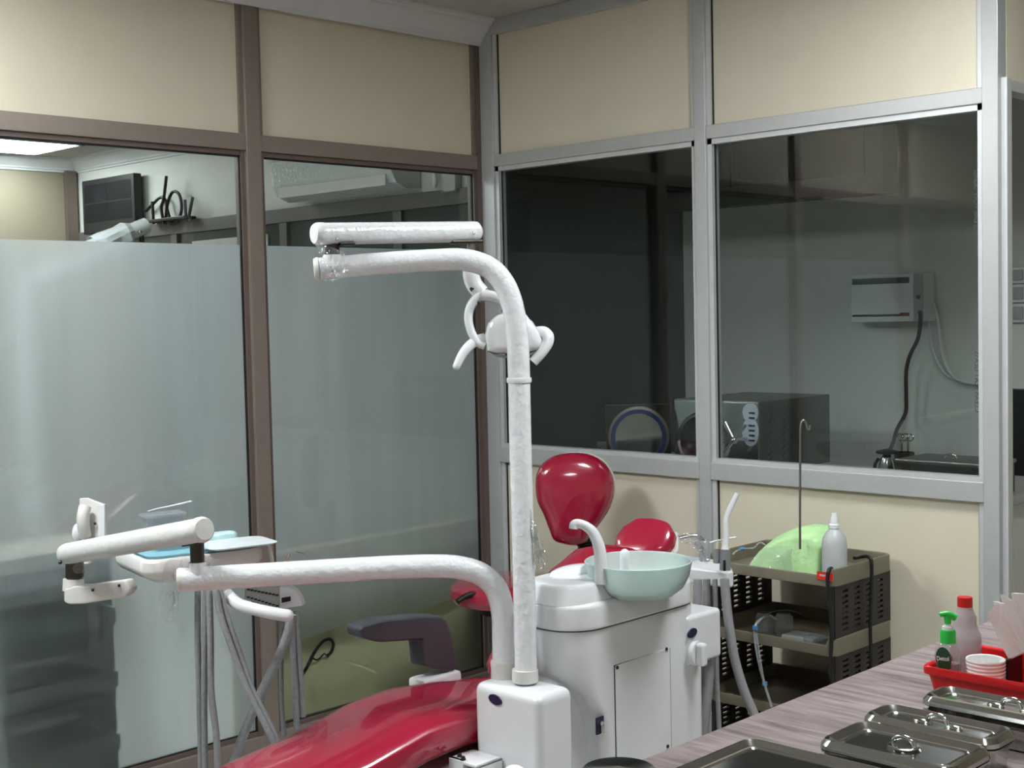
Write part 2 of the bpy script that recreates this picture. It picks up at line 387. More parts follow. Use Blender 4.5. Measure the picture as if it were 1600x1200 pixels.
# ================================================================== CEILING LAMPS
def panel_lamp(x, y, sx, sy, e, label, group):
    t = thing('ceiling_panel_light', label, 'ceiling light', (x, y, CZ), group)
    b = MB()
    for q in ((-1, 0), (1, 0), (0, -1), (0, 1)):
        if q[0]: b.box((x+q[0]*sx/2-.012, y-sy/2-.012, CZ-.012), (x+q[0]*sx/2+.012, y+sy/2+.012, CZ))
        else: b.box((x-sx/2-.012, y+q[1]*sy/2-.012, CZ-.012), (x+sx/2+.012, y+q[1]*sy/2+.012, CZ))
    b.build('frame', WHITE_ABS, t, smooth=False)
    MB().box((x-sx/2+.012, y-sy/2+.012, CZ-.008), (x+sx/2-.012, y+sy/2-.012, CZ-.002)).build('diffuser', lamp_mat('lamp_glow', e), t, smooth=False)
for q, wd in zip(LAMPS_MAIN, ('by the frosted glass partition', 'above the storage rack', 'behind the counter')): panel_lamp(*q, 'unseen added ceiling panel light '+wd, 'ceiling lights of the dental room')
panel_lamp(*LAMPS_NEXT[0], 'square lit ceiling panel seen through the glass near the television', None)
for q, wd in zip(LAMPS_NEXT[1:], ('close behind the frosted glass', 'in the far half of the neighbouring room')): panel_lamp(*q, 'unseen added ceiling panel light '+wd, 'lights added in the next room')  # both unseen, added to light the frosted glass from behind
panel_lamp(-3.83, .66, .34, .05, 12, 'slim lit ceiling strip beside the square panel behind the glass', None)

# ================================================================== DENTAL UNIT: pillar, cuspidor
PX0, PX1, PY0, PY1 = 1.494, 1.712, -1.548, -1.425           # pillar footprint
t = U = thing('dental_unit', 'white dental unit with square pillar and spittoon cabinet beside the red chair', 'dental unit', (1.6, -1.3, 0))
MB().box((PX0, PY0, .05), (PX1, PY1, .62), .022, 4).build('pillar', WHITE, t)
def badge(o, n, up, w, h, parent, material=NAVY):
    M = frame(o, V(up).cross(V(n)), up)
    b = MB().rings([[M @ V((w/2*q*math.cos(2*PI*k/28), h/2*q*math.sin(2*PI*k/28), z)) for k in range(28)] for q, z in ((1, 0), (1, .0015), (.94, .003))])
    return b.build('badge', material, parent)
SILV = mat('silver_print', '4b4d78', .4)
g = badge(on(774, 1093, 1, PY0-.0005), (0, -1, 0), (.12, 0, 1), .044, .024, t)
# cabinet below the spittoon: outline on the side that faces the counter, with the arched hollow
XF = 1.712
pp = [(870, 1040), (902, 1062), (925, 1090), (938, 1120), (946, 1160), (950, 1210)]
arch = [on(px, py, 0, XF) for px, py in pp]
yb, yf = -.905, -1.418
def body_ring(z, y0, r): return [(1.6135+x, (y0+yb)/2+y, z) for x, y in rrect(.197, yb-y0, r, 8)]
rg = [body_ring(.745, yf, .09), body_ring(arch[0].z+.004, yf, .09)]
for q in arch: rg.append(body_ring(q.z, max(yf, q.y), .09 if q.y <= yf+.02 else .03))
rg.append(body_ring(.05, arch[-1].y+.003, .03))
MB().rings(rg).build('cabinet_body', WHITE, t, ang=50)
MB().box((1.525, -1.405, .05), (XF-.065, -1.1, .64), .05, 5).build('inner_column', WHITE, t)
d = [on(960, 1040, 0, XF), on(1046, 1011, 0, XF)]
dr = MB().box((XF-.006, d[0].y, .09), (XF+.0035, d[1].y, d[1].z), .006, 2)
for v in dr.bm.verts:
    if v.co.z > .4: v.co.z += (d[0].z-d[1].z)*(d[1].y-v.co.y)/(d[1].y-d[0].y)
D = dr.build('service_door', WHITE_ABS, t)
MB().box((XF-.004, d[0].y-.0025, .088), (XF+.0008, d[1].y+.0025, min(d[0].z, d[1].z)+.001), .001).build('door_gap', BLACK, t)
for px, py in ((964, 1043), (1041, 1014), (1043, 1166)):
    p = on(px, py, 0, XF+.0035); MB().cyl(p, p+V((.0025, 0, 0)), .0045, n=14).build('screw', BLACK, D)
p = on(938, 1133, 0, XF)
q = MB().box((XF-.002, p.y-.016, p.z-.021), (XF+.002, p.y+.012, p.z+.021), .001).build('latch_plate', NAVY, t)
MB().box((XF+.002, p.y-.005, p.z-.019), (XF+.010, p.y+.003, p.z+.001), .002).cyl((XF+.001, p.y-.002, p.z+.006), (XF+.008, p.y-.002, p.z+.006), .006).build('latch', CHROME, q)
# deck: moulded top with a raised rear platform
def ring(cx, cy, w, h, r, z, sk=0.): return [(cx+x, cy+y, z+sk*y) for x, y in rrect(w, h, r, 8)]
DX, DY, DW, DH = 1.615, -1.165, .21, .52
dk = MB().rings([ring(DX, DY, DW-.006, DH-.006, .095, .742), ring(DX, DY, DW, DH, .098, .748), ring(DX, DY, DW-.004, DH-.004, .096, .792), ring(DX, DY, DW-.012, DH-.012, .09, .800), ring(DX, DY, DW-.026, DH-.026, .085, .805)])
dk.build('spittoon_deck', WHITE, t)
MB().rings([ring(DX, DY, DW-.008, DH-.008, .095, .7385), ring(DX, DY, DW-.008, DH-.008, .095, .7425)]).build('deck_seam', mat('seam_gap_shade', '3a3b3c', .7), t)  # dark ring painted in for the shade of the gap under the deck
rd = MB().rings([ring(1.608, -1.288, .196, .266, .085, .80), ring(1.606, -1.288, .184, .248, .08, .838), ring(1.605, -1.288, .174, .238, .075, .846), ring(1.604, -1.288, .15, .21, .07, .849)])
rd.build('raised_platform', WHITE, t)
MB().ell((1.565, -1.25, .846), (.045, .085, .02)).build('platform_dome', WHITE, t)
# bowl of frosted green glass
BG = mat('frosted_green_glass', 'e4faf4', .35, var=.02, trans=.5, ior=1.25, coat=.1)
bc = on(997, 876, 2, .882)
sp = [(.045, -.088), (.085, -.084), (.112, -.064), (.126, -.036), (.133, -.004), (.1335, 0), (.131, .002), (.127, -.002), (.119, -.034), (.104, -.060), (.078, -.076), (.002, -.080)]
MB().lathe(sp, bc, (0, 0, 1), 48).build('spittoon_bowl', BG, t)
MB().lathe([(.06, -.085), (.075, -.083), (.07, -.078), (.05, -.0765)], bc).build('bowl_seat', WHITE, t)
# rinse spout and cup filler
f0 = on(940, 910, 2, .846)
def fp(px, py): return at(px, py, (f0-CAM).dot(_f))
MB().tube([fp(940, 912), fp(939, 880), fp(936, 855), fp(927, 833), fp(915, 822), fp(903, 818), fp(897, 820), fp(896, 826)], lambda s: .0175-.0065*min(1, s*1.6), 16).build('rinse_spout', WHITE_ABS, t)
f1 = on(977, 906, 2, .83)
MB().lathe([(.0135, -.01), (.0135, .055), (.0125, .066), (.009, .074), (.003, .078)], f1, n=24).build('cup_filler', WHITE_ABS, t)
# control block at the far end with badge and knob
q = [on(1050, 975, 0, XF+.004), on(1093, 1036, 0, XF+.004)]
MB().box((XF-.12, -.99, .575), (XF+.006, -.838, .708), .012, 3).build('control_block', WHITE, t)
g = badge(on(1081, 989, 0, XF+.0065), (1, 0, 0), (0, -.15, 1), .042, .024, t)
kc = on(1083, 1020, 0, XF+.008)
k = MB().cyl(kc, kc+V((.014, .002, 0)), .032, bev=.004).build('knob_base', WHITE_ABS, t)
MB().box(kc+V((.014, -.012, -.03)), kc+V((.040, .012, .03)), .008, 3).build('knob_grip', WHITE_ABS, t)
# elbow of grey pipe beside the block
MB().tube([at(1080, 968, 3.62), at(1094, 964, 3.62), at(1106, 968, 3.62), at(1111, 980, 3.62), at(1110, 1002, 3.62)], .0185, 14).build('drain_elbow', mat('grey_pipe', '6b7376', .4), t)
MB().tube([at(1110, 998, 3.62), at(1104, 1080, 3.62), at(1094, 1170, 3.63), at(1086, 1260, 3.64)], .0165, 12).build('drain_pipe', HOSE2, t)
# foot bracket at the front of the pillar
br = thing('instrument_bracket', 'small white bracket frame with two black caps in front of the pillar', 'bracket', on(735, 1190, 1, PY0-.05))
x0 = on(708, 1190, 1, PY0-.07).x; zb = on(735, 1186, 1, PY0-.06).z
MB().box((x0, PY0-.085, zb-.008), (x0+.10, PY0-.003, zb), .003).box((x0+.092, PY0-.085, zb-.09), (x0+.10, PY0-.003, zb), .003).box((x0, PY0-.085, zb-.05), (x0+.05, PY0-.07, zb), .003).build('bracket_plate', WHITE, br)
for k in (0, 1): MB().cyl((x0+.018+.02*k, PY0-.065-.008*k, zb), (x0+.018+.02*k, PY0-.065-.008*k, zb+.008), .007, .004).build('cap', BLACK, br)
MB().tube([(x0+.03, PY0-.03, zb-.02), (x0+.06, PY0-.03, zb-.05), (x0+.09, PY0-.02, zb-.03)], .008).build('hose_tail', WHITE_ABS, br)
wn = on(812, 1196, 1, PY0-.02)
fb = thing('foot_cover', 'white moulded cover at the base in front of the pillar', 'cover', (wn.x, wn.y, wn.z-.06))
MB().ell((wn.x, PY0-.035, wn.z-.045), (.045, .034, .05)).build('cover_shell', WHITE_ABS, fb)

# ================================================================== OPERATING LAMP
d0 = 3.25
L = thing('operating_lamp', 'white dental operating lamp on a tall bent pole wrapped in clear film', 'lamp', at(822, 1068, 3.224))
path = [(822, 1066, 3.224), (820, 960, 3.23), (816, 800, 3.235), (813, 690, 3.24), (811, 590, 3.245), (809, 540, 3.245), (804, 492, 3.245), (790, 448, 3.245), (764, 418, 3.245), (725, 406, 3.245), (680, 406.5, 3.24), (620, 410, 3.23), (560, 414.5, 3.22), (498, 420, 3.20)]
MB().tube([at(*p) for p in path], .0268, 28, 8).build('pole', WHITE_WRAP, L)
def ringat(px, py, d, ax, r0, w, material, nm):
    p = at(px, py, d); ax = V(ax).normalized()
    return MB().lathe([(r0*.97, -w/2), (r0, -w/4), (r0, w/4), (r0*.97, w/2)], p, ax, 32).build(nm, material, L)
ringat(811, 594, 3.245, (0, 0, 1), .0305, .012, WHITE, 'collar')
ringat(820.5, 1055, 3.224, (0, 0, 1), .0315, .03, GREYWHITE, 'base_sleeve')
ax = at(620, 410, 3.23)-at(498, 420, 3.20)
e0 = at(498, 420, 3.20)
MB().lathe([(.001, -.012), (.024, -.011), (.0275, -.004), (.0275, .0)], e0, ax, 28).build('end_cap', GREYWHITE, L)
# neck, chrome joint, upper arm
j = at(519, 402, 3.205)
MB().cyl(j-V((0, 0, .02)), j+V((0, 0, .006)), .026, .0215, 24).build('neck', WHITE, L)
MB().cyl(j+V((0, 0, .004)), j+V((0, 0, .032)), .0185, n=24).build('joint', GUN, L)
ua0, ua1 = at(492, 365.5, 3.17), at(746, 362, 3.42); ua = (ua1-ua0).normalized()
MB().lathe([(.002, -.004), (.022, -.003), (.0262, .002), (.0275, .01), (.0272, .02), (.0262, .024), (.0262, (ua1-ua0).length-.012), (.0255, (ua1-ua0).length-.003), (.017, (ua1-ua0).length+.006), (.002, (ua1-ua0).length+.008)], ua0, ua, 32).build('upper_arm', WHITE_WRAP, L)
for px, py, d in ((526, 374, 3.17), (740, 364, 3.385)):
    p = at(px, py, d); MB().ell(p, (.004, .004, .004)).build('screw', CHROME, L)
MB().box((-.045, -.012, -.004), (.045, .012, .004), .002, M=frame(at(728, 378.5, 3.395), ua, (0, 0, 1)) @ Matrix.Rotation(PI/2, 4, 'X')).build('clamp', GUN, L)
MB().box((-.02, -.012, -.004), (.02, .012, .004), .002, M=frame(at(540, 381.5, 3.205), ua, (0, 0, 1)) @ Matrix.Rotation(PI/2, 4, 'X')).build('clamp', BLACK, L)
MB().cyl(at(736, 380, 3.41), at(736, 428, 3.41), .011, n=18).build('drop_rod', CHROME, L)
# elbow, yoke, head, two grips
LD = 3.41
el = MB().tube([at(736, 420, LD), at(737, 434, LD), at(742, 446, LD), at(752, 458, LD)], .0215, 18)
el.build('elbow', WHITE, L)
MB().cyl(at(738, 449, LD-.01), at(741, 453, LD-.012), .009).build('elbow_bolt', GUN, L)
def strip(pxs, w, wd, ds, nm, material):
    """flat curved band: path in the picture plane, broad along the view"""
    P = cr([at(px, py, d) for (px, py), d in zip(pxs, ds)], 6); n = len(P); rg = []
    back = (V((-_f.y, _f.x, 0))*.0 + _f).normalized()
    for i in range(n):
        T = (P[min(i+1, n-1)]-P[max(i-1, 0)]).normalized(); nn = T.cross(back).normalized()
        hw, hd = (w(i/(n-1)) if callable(w) else w)/2, wd/2
        rg.append([P[i]+nn*hw*x+back*hd*y for x, y in [(a/1., b/1.) for a, b in rrect(2, 2, .7, 3)]])
    return MB().rings(rg).build(nm, material, L)
strip([(764, 459), (748, 464), (736, 478), (732, 498), (737, 520), (748, 536), (758, 541)], lambda s: .024-.004*s, .05, [LD]*7, 'yoke', WHITE)
strip([(752, 461), (772, 464), (790, 474), (812, 490), (826, 506)], lambda s: .03-.012*s, .055, [LD]*5, 'yoke', WHITE)
for px, py in ((748, 473), (786, 485)): MB().ell(at(px, py, LD-.03), (.004, .004, .005)).build('yoke_bolt', BLACK, L)
head = [(760, 549), (757, 524), (762, 504), (776, 491), (796, 486), (816, 489), (832, 502), (842, 517), (848, 532), (845, 546), (828, 551), (800, 553), (775, 553)]
hc = V((801, 522, 0))
hb = MB(); rg = []
for q, dd in ((.6, -.062), (.88, -.056), (.97, -.042), (1., -.01), (.98, .035), (.8, .06), (.3, .07)):
    rg.append([at(hc.x+(x-hc.x)*q, hc.y+(y-hc.y)*q, LD+.02+dd) for x, y in head])
hb.rings(rg).build('lamp_head', WHITE, L, ang=60)
low = [(762, 548), (775, 553), (800, 556), (825, 553), (840, 546), (838, 552), (822, 558), (800, 560), (776, 557)]
MB().prism([at(x, y, LD-.02) for x, y in low], _f*.06, .002).build('lens_rim', mat('dim_lens', '9a9fa3', .2), L)
MB().tube([at(757, 529, LD), at(742, 534, LD-.01), (at(729, 545, LD-.02)), at(720, 558, LD-.025), at(714, 571, LD-.03)], lambda s: .0145-.0045*s, 14).ell(at(713.5, 572, LD-.03), (.0098, .0098, .0098)).build('grip', WHITE_ABS, L)
MB().tube([at(838, 521, LD+.01), at(849, 520, LD), at(856, 526, LD-.01), at(855, 537, LD-.015), at(846, 551, LD-.02), at(833, 566, LD-.02)], lambda s: .0175-.005*s, 14).build('grip', WHITE_ABS, L)
# clear film hanging on the pole and arm ends
def crumple(nm, px, d, amt, parent, seed, material=FILM):
    P = [at(x, y, d) for x, y in px]; c = sum(P, V())/len(P); b = MB(); rd = random.Random(seed)
    rgs = []
    for s in (1., .8, .55, .3):
        rgs.append([c+(p-c)*s + V((rd.uniform(-1, 1), rd.uniform(-1, 1), rd.uniform(-1, 1)))*amt*(.35+.65*(1-s)) for p in P])
    b.rings(rgs, False, True); return b.build(nm, material, parent, smooth=False)
def dense(px, k=3):
    o = []
    for i in range(len(px)):
        a, b = px[i], px[(i+1) % len(px)]
        for j in range(k): o.append((a[0]+(b[0]-a[0])*j/k, a[1]+(b[1]-a[1])*j/k))
    return o
crumple('film_wrap', dense([(829, 792), (838, 825), (849, 850), (855, 875), (850, 890), (836, 893), (830, 850)], 4), 3.215, .012, L, 3)
crumple('film_wrap', dense([(503, 385), (536, 392), (548, 412), (540, 432), (518, 440), (506, 436), (500, 410)], 3), 3.165, .008, L, 5)
crumple('film_wrap', dense([(497, 372), (510, 386), (507, 402), (499, 396), (492, 380)], 3), 3.155, .006, L, 6)

# ================================================================== INSTRUMENT DELIVERY ARM WITH TRAY
A = thing('instrument_carrier', 'white jointed instrument arm carrying the tray and grey hoses', 'instrument carrier', at(787, 1058, 3.285))
dp = [(787, 1056, 3.285), (787, 1000, 3.285), (785, 955, 3.28), (775, 920, 3.275), (751, 897, 3.27), (718, 887, 3.265), (680, 884.5, 3.26), (600, 887, 3.24), (450, 896, 3.20), (281, 906, 3.15)]
MB().tube([at(*p) for p in dp], .0283, 28, 8).build('bent_pipe', WHITE_WRAP, A)
p = at(786.5, 1046, 3.285)
MB().lathe([(.029, -.025), (.031, -.02), (.030, 0), (.0315, .018), (.029, .024)], p, (0, 0, 1), 28).build('base_sleeve', GREYWHITE, A)
ax = (at(450, 896, 3.20)-at(281, 906, 3.15)).normalized()
MB().lathe([(.002, -.008), (.024, -.007), (.0285, -.001), (.0285, .006)], at(281, 906, 3.15), ax, 28).build('end_cap', GREYWHITE, A)
j = at(309, 890, 3.155)
MB().cyl(j-V((0, 0, .015)), j+V((0, 0, .018)), .024, .0205).build('neck', WHITE, A)
MB().cyl(j+V((0, 0, .014)), j+V((0, 0, .066)), .0165, n=20).build('joint', GUN, A)
MB().box((-.035, -.014, -.004), (.028, .014, .004), .003, M=frame(at(303, 849, 3.15), at(318, 827, 3.08)-at(98, 868, 3.58), (0, 0, 1)) @ Matrix.Rotation(PI/2, 4, 'X')).build('clamp', BLACK, A)
a0, a1 = at(319, 827, 3.07), at(101, 866, 3.56); aa = (a1-a0).normalized(); al = (a1-a0).length
MB().lathe([(.002, -.003), (.024, -.002), (.028, .002), (.030, .008), (.0295, .02), (.028, .024), (.028, al-.02), (.026, al-.006), (.018, al+.006), (.002, al+.01)], a0, aa, 32).build('rocker_arm', mat('white_arm_in_film', 'd2d2cf', .28, var=.04, scale=50, bump=.3, bscale=45, coat=.3), A)
for px, py, d in ((284, 839, 3.10), (94, 879, 3.53)): MB().ell(at(px, py, d), (.005, .005, .005)).build('screw', GUN, A)
MB().box((-.02, -.016, -.024), (.022, .016, .024), .006, M=frame(at(116, 890, 3.55), _r, _f) ).build('joint', GUN, A)
MB().cyl(at(122, 888, 3.53), at(126, 890, 3.62), .014).build('joint_pin', STEEL_B, A)
bp = [(99, 921), (115, 916), (130, 916), (195, 907), (203, 922), (195, 933), (130, 944), (108, 945), (99, 941)]
MB().prism([at(x, y, 3.53) for x, y in bp], _f*.05+_r*.01, .006, 2).build('bracket', GREYWHITE, A)
MB().cyl(at(115, 922, 3.56), at(115, 904, 3.56), .028, .027).build('bracket_boss', GREYWHITE, A)
for px, py in ((145, 922), (186, 915)): MB().ell(at(px, py, 3.528), (.004, .004, .004)).build('screw', BLACK, A)
# tray body
TC, TR, TL = V((.70, -1.962, 0)), V((.772, -1.628, 0)), V((.415, -1.88, 0))
e1 = (TR-TC); e2 = (TL-TC); w1, w2 = e1.length, e2.length
MT = frame(TC+(e1+e2)/2, e1, e2)
def tr(w, h, r, z): return [MT @ V((x, y, z)) for x, y in rrect(w, h, r, 6)]
MB().rings([tr(w1-.09, w2-.08, .03, .812), tr(w1-.02, w2-.02, .05, .830), tr(w1-.004, w2-.004, .05, .842), tr(w1, w2, .05, .85), tr(w1, w2, .05, .872), tr(w1-.012, w2-.012, .045, .880), tr(w1-.03, w2-.03, .038, .880), tr(w1-.04, w2-.04, .034, .872)]).build('tray_body', mat('white_tray', 'e2e1dd', .25, var=.02, coat=.2), A)
# instrument holder with perforated grey face and white end
HD = 3.72
hp = [(382, 918), (437, 918), (437, 953), (382, 936)]
MB().prism([at(x, y, HD) for x, y in hp], _f*.05, .003).build('holder_body', mat('grey_perforated_plate', 'a5a7a6', .45, var=.05), A)
hb = MB()
for i in range(9):
    for jx in range(2):
        p = at(388+i*5.6, 921+i*1.1+jx*(12+.6*i), HD-.0005); hb.box(p-V((.003, .003, .002)), p+V((.003, .003, .002)))
hb.build('perforation', BLACK, A, kind='stuff')
cap = [(436, 917), (449, 917), (460, 923), (468, 934), (473, 947), (437, 953)]
C = MB().prism([at(x, y, HD-.004) for x, y in cap], _f*.055, .003).build('holder_end', WHITE_ABS, A)
MB().prism([at(x, y, HD-.006) for x, y in ((440, 934), (454, 932), (454, 939), (440, 942))], _f*.004).build('slot', BLACK, C)
MB().tube([at(352, 924, 3.60), at(360, 934, 3.60), at(374, 945, 3.58), at(398, 952, 3.56), (at(425, 958, 3.55)), at(449, 962, 3.55)], .0165, 18).ell(at(449, 962, 3.55), (.0165, .0165, .0165)).build('tray_handle', WHITE_ABS, A)
for (a, b, r) in (((421, 852), (427, 888), .006), ((452, 866), (444, 882), .0045), ((462, 862), (476, 866), .0015)):
    MB().tube([at(*a, 3.75), at((a[0]+b[0])/2, (a[1]+b[1])/2, 3.75), at(*b, 3.75)], r, 10, 3).build('handpiece', CHROME, A)
MB().ell(at(421, 851, 3.75), (.008, .008, .006)).build('handpiece', CHROME, A)
# white panel with a curved back at the far side of the tray
VP = thing('viewer_panel', 'small upright white panel with rounded grip standing behind the jointed arm', 'panel', at(140, 850, 3.72))
MB().prism([at(x, y, dd) for x, y, dd in ((124, 779, 3.74), (134, 778, 3.74), (163, 789, 3.70), (163, 850, 3.70), (152, 852, 3.70), (122, 846, 3.74))], _f*.012+_r*.004, .002).build('panel_plate', GREYWHITE, VP)
MB().prism([at(x, y, 3.695) for x, y in ((153, 791), (163.5, 788.5), (163.5, 850), (153, 850))], _f*.02, .001).build('panel_edge', WHITE_ABS, VP)
MB().tube([at(133, 792, 3.70), at(130, 805, 3.69), at(130, 820, 3.69), at(133, 838, 3.70)], .017, 16).build('grip', GREYWHITE, VP)
MB().ell(at(121, 834, 3.70), (.014, .014, .028)).build('grip_end', WHITE_ABS, VP)
MB().ell(at(148.5, 818, 3.698), (.004, .004, .004)).build('screw', BLACK, VP)
MB().cyl(at(136, 880, 3.73), at(136, 840, 3.73), .012).build('panel_post', WHITE_ABS, VP)
# hoses
def hose(pts, d, r, nm='hose', material=HOSE, parent=A):
    ds = d if isinstance(d, (list, tuple)) else [d]*len(pts)
    return MB().tube([at(x, y, q) for (x, y), q in zip(pts, ds)], r, 10, 8).build(nm, material, parent)
hose([(309, 922), (309, 1000), (312, 1100), (315, 1230)], 3.62, .0085)
hose([(322, 922), (320, 1000), (319, 1100), (321, 1230)], 3.60, .0085)
hose([(327, 922), (329, 1000), (330, 1080), (338, 1150), (341, 1230)], 3.58, .009)
hose([(337, 922), (346, 965), (365, 1020), (386, 1075), (408, 1120), (428, 1160), (445, 1200)], 3.56, .0085)
hose([(344, 922), (358, 972), (378, 1030), (394, 1076), (415, 1118), (440, 1170)], 3.57, .0075)
hose([(457, 960), (446, 1000), (428, 1042), (408, 1082), (390, 1125), (372, 1170), (352, 1230)], 3.66, .0125)
hose([(441, 955), (440, 1020), (440, 1090), (444, 1150)], 3.76, .0065)
hose([(456, 958), (458, 1020), (461, 1075), (464, 1140)], 3.72, .0085)
hose([(463, 955), (466, 1010), (470, 1060), (473, 1120)], 3.73, .0085)
crumple('film_wrap', dense([(286, 862), (305, 866), (304, 880), (290, 900), (282, 945), (270, 968), (255, 972), (248, 930), (258, 880)], 4), 3.30, .010, A, 9)
crumple('film_wrap', dense([(320, 865), (345, 876), (330, 888), (318, 884)], 3), 3.13, .006, A, 10)
# things lying on the tray
TEAL = mat('teal_liner', '7fb2c0', .5, var=.06)
tl = tag(MB().rings([tr(w1-.045, w2-.045, .03, .8735), tr(w1-.03, w2-.03, .04, .887), tr(w1-.035, w2-.035, .036, .887), tr(w1-.055, w2-.055, .025, .878)]).build('tray_liner', TEAL), 'teal plastic liner lying in the white instrument tray', 'tray liner')
M2 = frame(at(370, 851, 3.66), e1, e2)
pl = MB().rings([[M2 @ V((x*q, y*q, z)) for x, y in rrect(.19, .15, .03, 6)] for q, z in ((.9, .0), (1, .004), (1, .006), (.93, .007))])
for v in pl.bm.verts: v.co.z += .0
tag(pl.build('plastic_plate', mat('pale_plate', 'd9e2e4', .3)), 'pale rectangular plastic plate resting across the teal tray liner', 'plate')
M3 = frame(at(350, 836, 3.74), e1, e2)
tag(MB().rings([[M3 @ V((x*q, y*q, z)) for x, y in rrect(.07, .05, .02, 6)] for q, z in ((1, -.02), (1, .002), (.85, .008))]).build('cotton_box', mat('pale_blue_plastic', 'bfe0e2', .4)), 'small pale blue box behind the round arm end on the tray', 'box')
M4 = frame(at(255, 812, 3.70), e1, e2)
cb = thing('clear_case', 'clear plastic case with a bent rim on the tray', 'case', at(255, 830, 3.70))
MB().rings([[M4 @ V((x, y, z)) for x, y in rrect(.10, .07, .015, 5)] for z in (-.05, .016)]+[[M4 @ V((x*.93, y*.9, z)) for x, y in rrect(.10, .07, .015, 5)] for z in (.016, -.045)]).build('case_body', CLEARP, cb)
MB().rings([[M4 @ V((x, y, z)) for x, y in rrect(.115, .082, .015, 5)] for z in (.012, .018)]).build('case_lid', CLEARP, cb)
pr = MB().tube([at(231, 799, 3.69), at(245, 795, 3.69), at(270, 790, 3.68), at(300, 783, 3.66)], lambda s: .0016+.001*s, 8, 4)
tag(pr.build('dental_probe', WHITE_ABS), 'thin white probe leaning on the clear plastic case', 'probe')

# ================================================================== DENTAL CHAIR
K = thing('dental_chair', 'red vinyl dental chair with dark grey armrest, leg rest towards the glass hoses', 'dental chair', (1.31, -1.3, 0))
def cushion(stations, nm, material, parent, n=28, ang=60):
    """stations: centre, half width vector, thickness vector, top crown"""
    rg = []
    for c, hw, th, cr_ in stations:
        c, hw, th = V(c), V(hw), V(th); ring_ = []
        for k in range(n):
            a = 2*PI*k/n; x = math.cos(a); y = math.sin(a)
            sx = math.copysign(abs(x)**.55, x); sy = math.copysign(abs(y)**.55, y)
            ring_.append(c + hw*sx + th*(.5*sy) + th.normalized()*(cr_*(1-sx*sx) if sy > 0 else 0))
        rg.append(ring_)
    return MB().rings(rg).build(nm, material, parent, ang=ang)
XC = 1.315
prof_s = [(-2.52, .425, .10, .05), (-2.50, .435, .135, .08), (-2.40, .455, .150, .09), (-2.1, .478, .158, .10), (-1.85, .505, .165, .105), (-1.68, .540, .170, .105), (-1.55, .548, .176, .10), (-1.40, .534, .18, .10), (-1.25, .515, .18, .10), (-1.18, .50, .17, .09), (-1.15, .50, .12, .05)]
cushion([((XC, y, z-th/2), (hw, 0, 0), (0, 0, th), .008) for y, z, hw, th in prof_s], 'seat_cushion', RED, K)
bk = [(-1.19, .50, .12, .04), (-1.17, .52, .15, .06), (-1.08, .60, .175, .07), (-.98, .67, .175, .07), (-.88, .735, .165, .07), (-.80, .785, .14, .06), (-.765, .805, .09, .03)]
XK = 1.31
nb = V((0, -.56, .83))
cushion([((XK, y, z), (hw, 0, 0), nb*th, .006) for y, z, hw, th in bk], 'backrest', RED, K)
hd = V((1.352, -.70, .828)); nh = V((-.12, -.55, .8)).normalized(); hx = V((1, .25, .0)).normalized()
cushion([(hd+V((0, .56, .62)).normalized()*s-hx*.0, hx*w_, nh*th, .008) for s, w_, th in ((-.062, .03, .03), (-.055, .065, .045), (-.03, .082, .05), (0, .088, .05), (.03, .082, .05), (.055, .06, .045), (.062, .03, .03))], 'headrest', RED, K)
cushion([(hd-nh*.024+V((0, .56, .62)).normalized()*s, hx*w_, nh*.016, 0) for s, w_ in ((-.064, .03), (-.056, .07), (0, .093), (.056, .068), (.066, .03))], 'headrest_shell', GREYWHITE, K)
MB().box((XK-.03, -.83, .66), (XK+.03, -.70, .80), .01).build('headrest_bar', CHROME, K)
MB().box((XC-.13, -1.9, .33), (XC+.13, -1.2, .41), .03).build('seat_frame', GREYWHITE, K)
MB().box((XC-.11, -1.65, .06), (XC+.11, -1.25, .36), .03).build('lift_column', WHITE, K)
MB().box((XC-.24, -1.95, 0), (XC+.16, -1.05, .06), .02).build('base_plate', WHITE, K)
# armrest on the far side, outline in the chair's own vertical plane
XA = 1.135
ap = [(562, 984), (567, 978), (600, 969), (660, 963), (690, 963), (699, 970), (707, 992), (716, 1042), (711, 1047), (690, 1048), (664, 1042), (660, 1000), (600, 1004), (587, 1003), (566, 996)]
MB().prism([on(x, y, 0, XA) for x, y in ap], (-.062, 0, 0), .009, 3).build('armrest', ARM_GREY, K, ang=45)
q0, q1 = on(662, 1058, 0, XA), on(718, 1047, 0, XA)
MB().box((XA-.06, q0.y-.005, .43), (XA+.006, q1.y+.005, q1.z), .01).build('armrest_mount', WHITE_ABS, K)

# ================================================================== ASSISTANT HOLDER WITH SUCTION
SD = 3.74
H = thing('suction_holder', 'white holder arm with suction tips and grey hoses beside the glass bowl', 'instrument holder', at(1110, 910, SD))
op = [(1056, 872), (1075, 868), (1095, 871), (1115, 876), (1130, 880), (1143, 886), (1146, 893), (1138, 894), (1115, 892), (1090, 889), (1068, 886), (1056, 880)]
zt = .765
def hz(px, py, z): return on(px, py, 2, z)
P = [hz(x, y, zt) for x, y in op]
MB().prism(P, (0, 0, -.045), .006, 3).build('holder_plate', WHITE_ABS, H, ang=50)
for px, py in ((1087, 873), (1106, 876), (1122, 879)):
    p = hz(px, py, zt); MB().lathe([(.016, 0), (.018, .0015), (.012, .002), (.011, 0)], p, n=20).build('holder_ring', GREYWHITE, H)
MB().lathe([(.0215, 0), (.0215, .004), (.006, .005)], hz(1080, 874, zt), n=22).build('holder_cap', mat('pale_blue_grey', 'b4bcc6', .4), H)
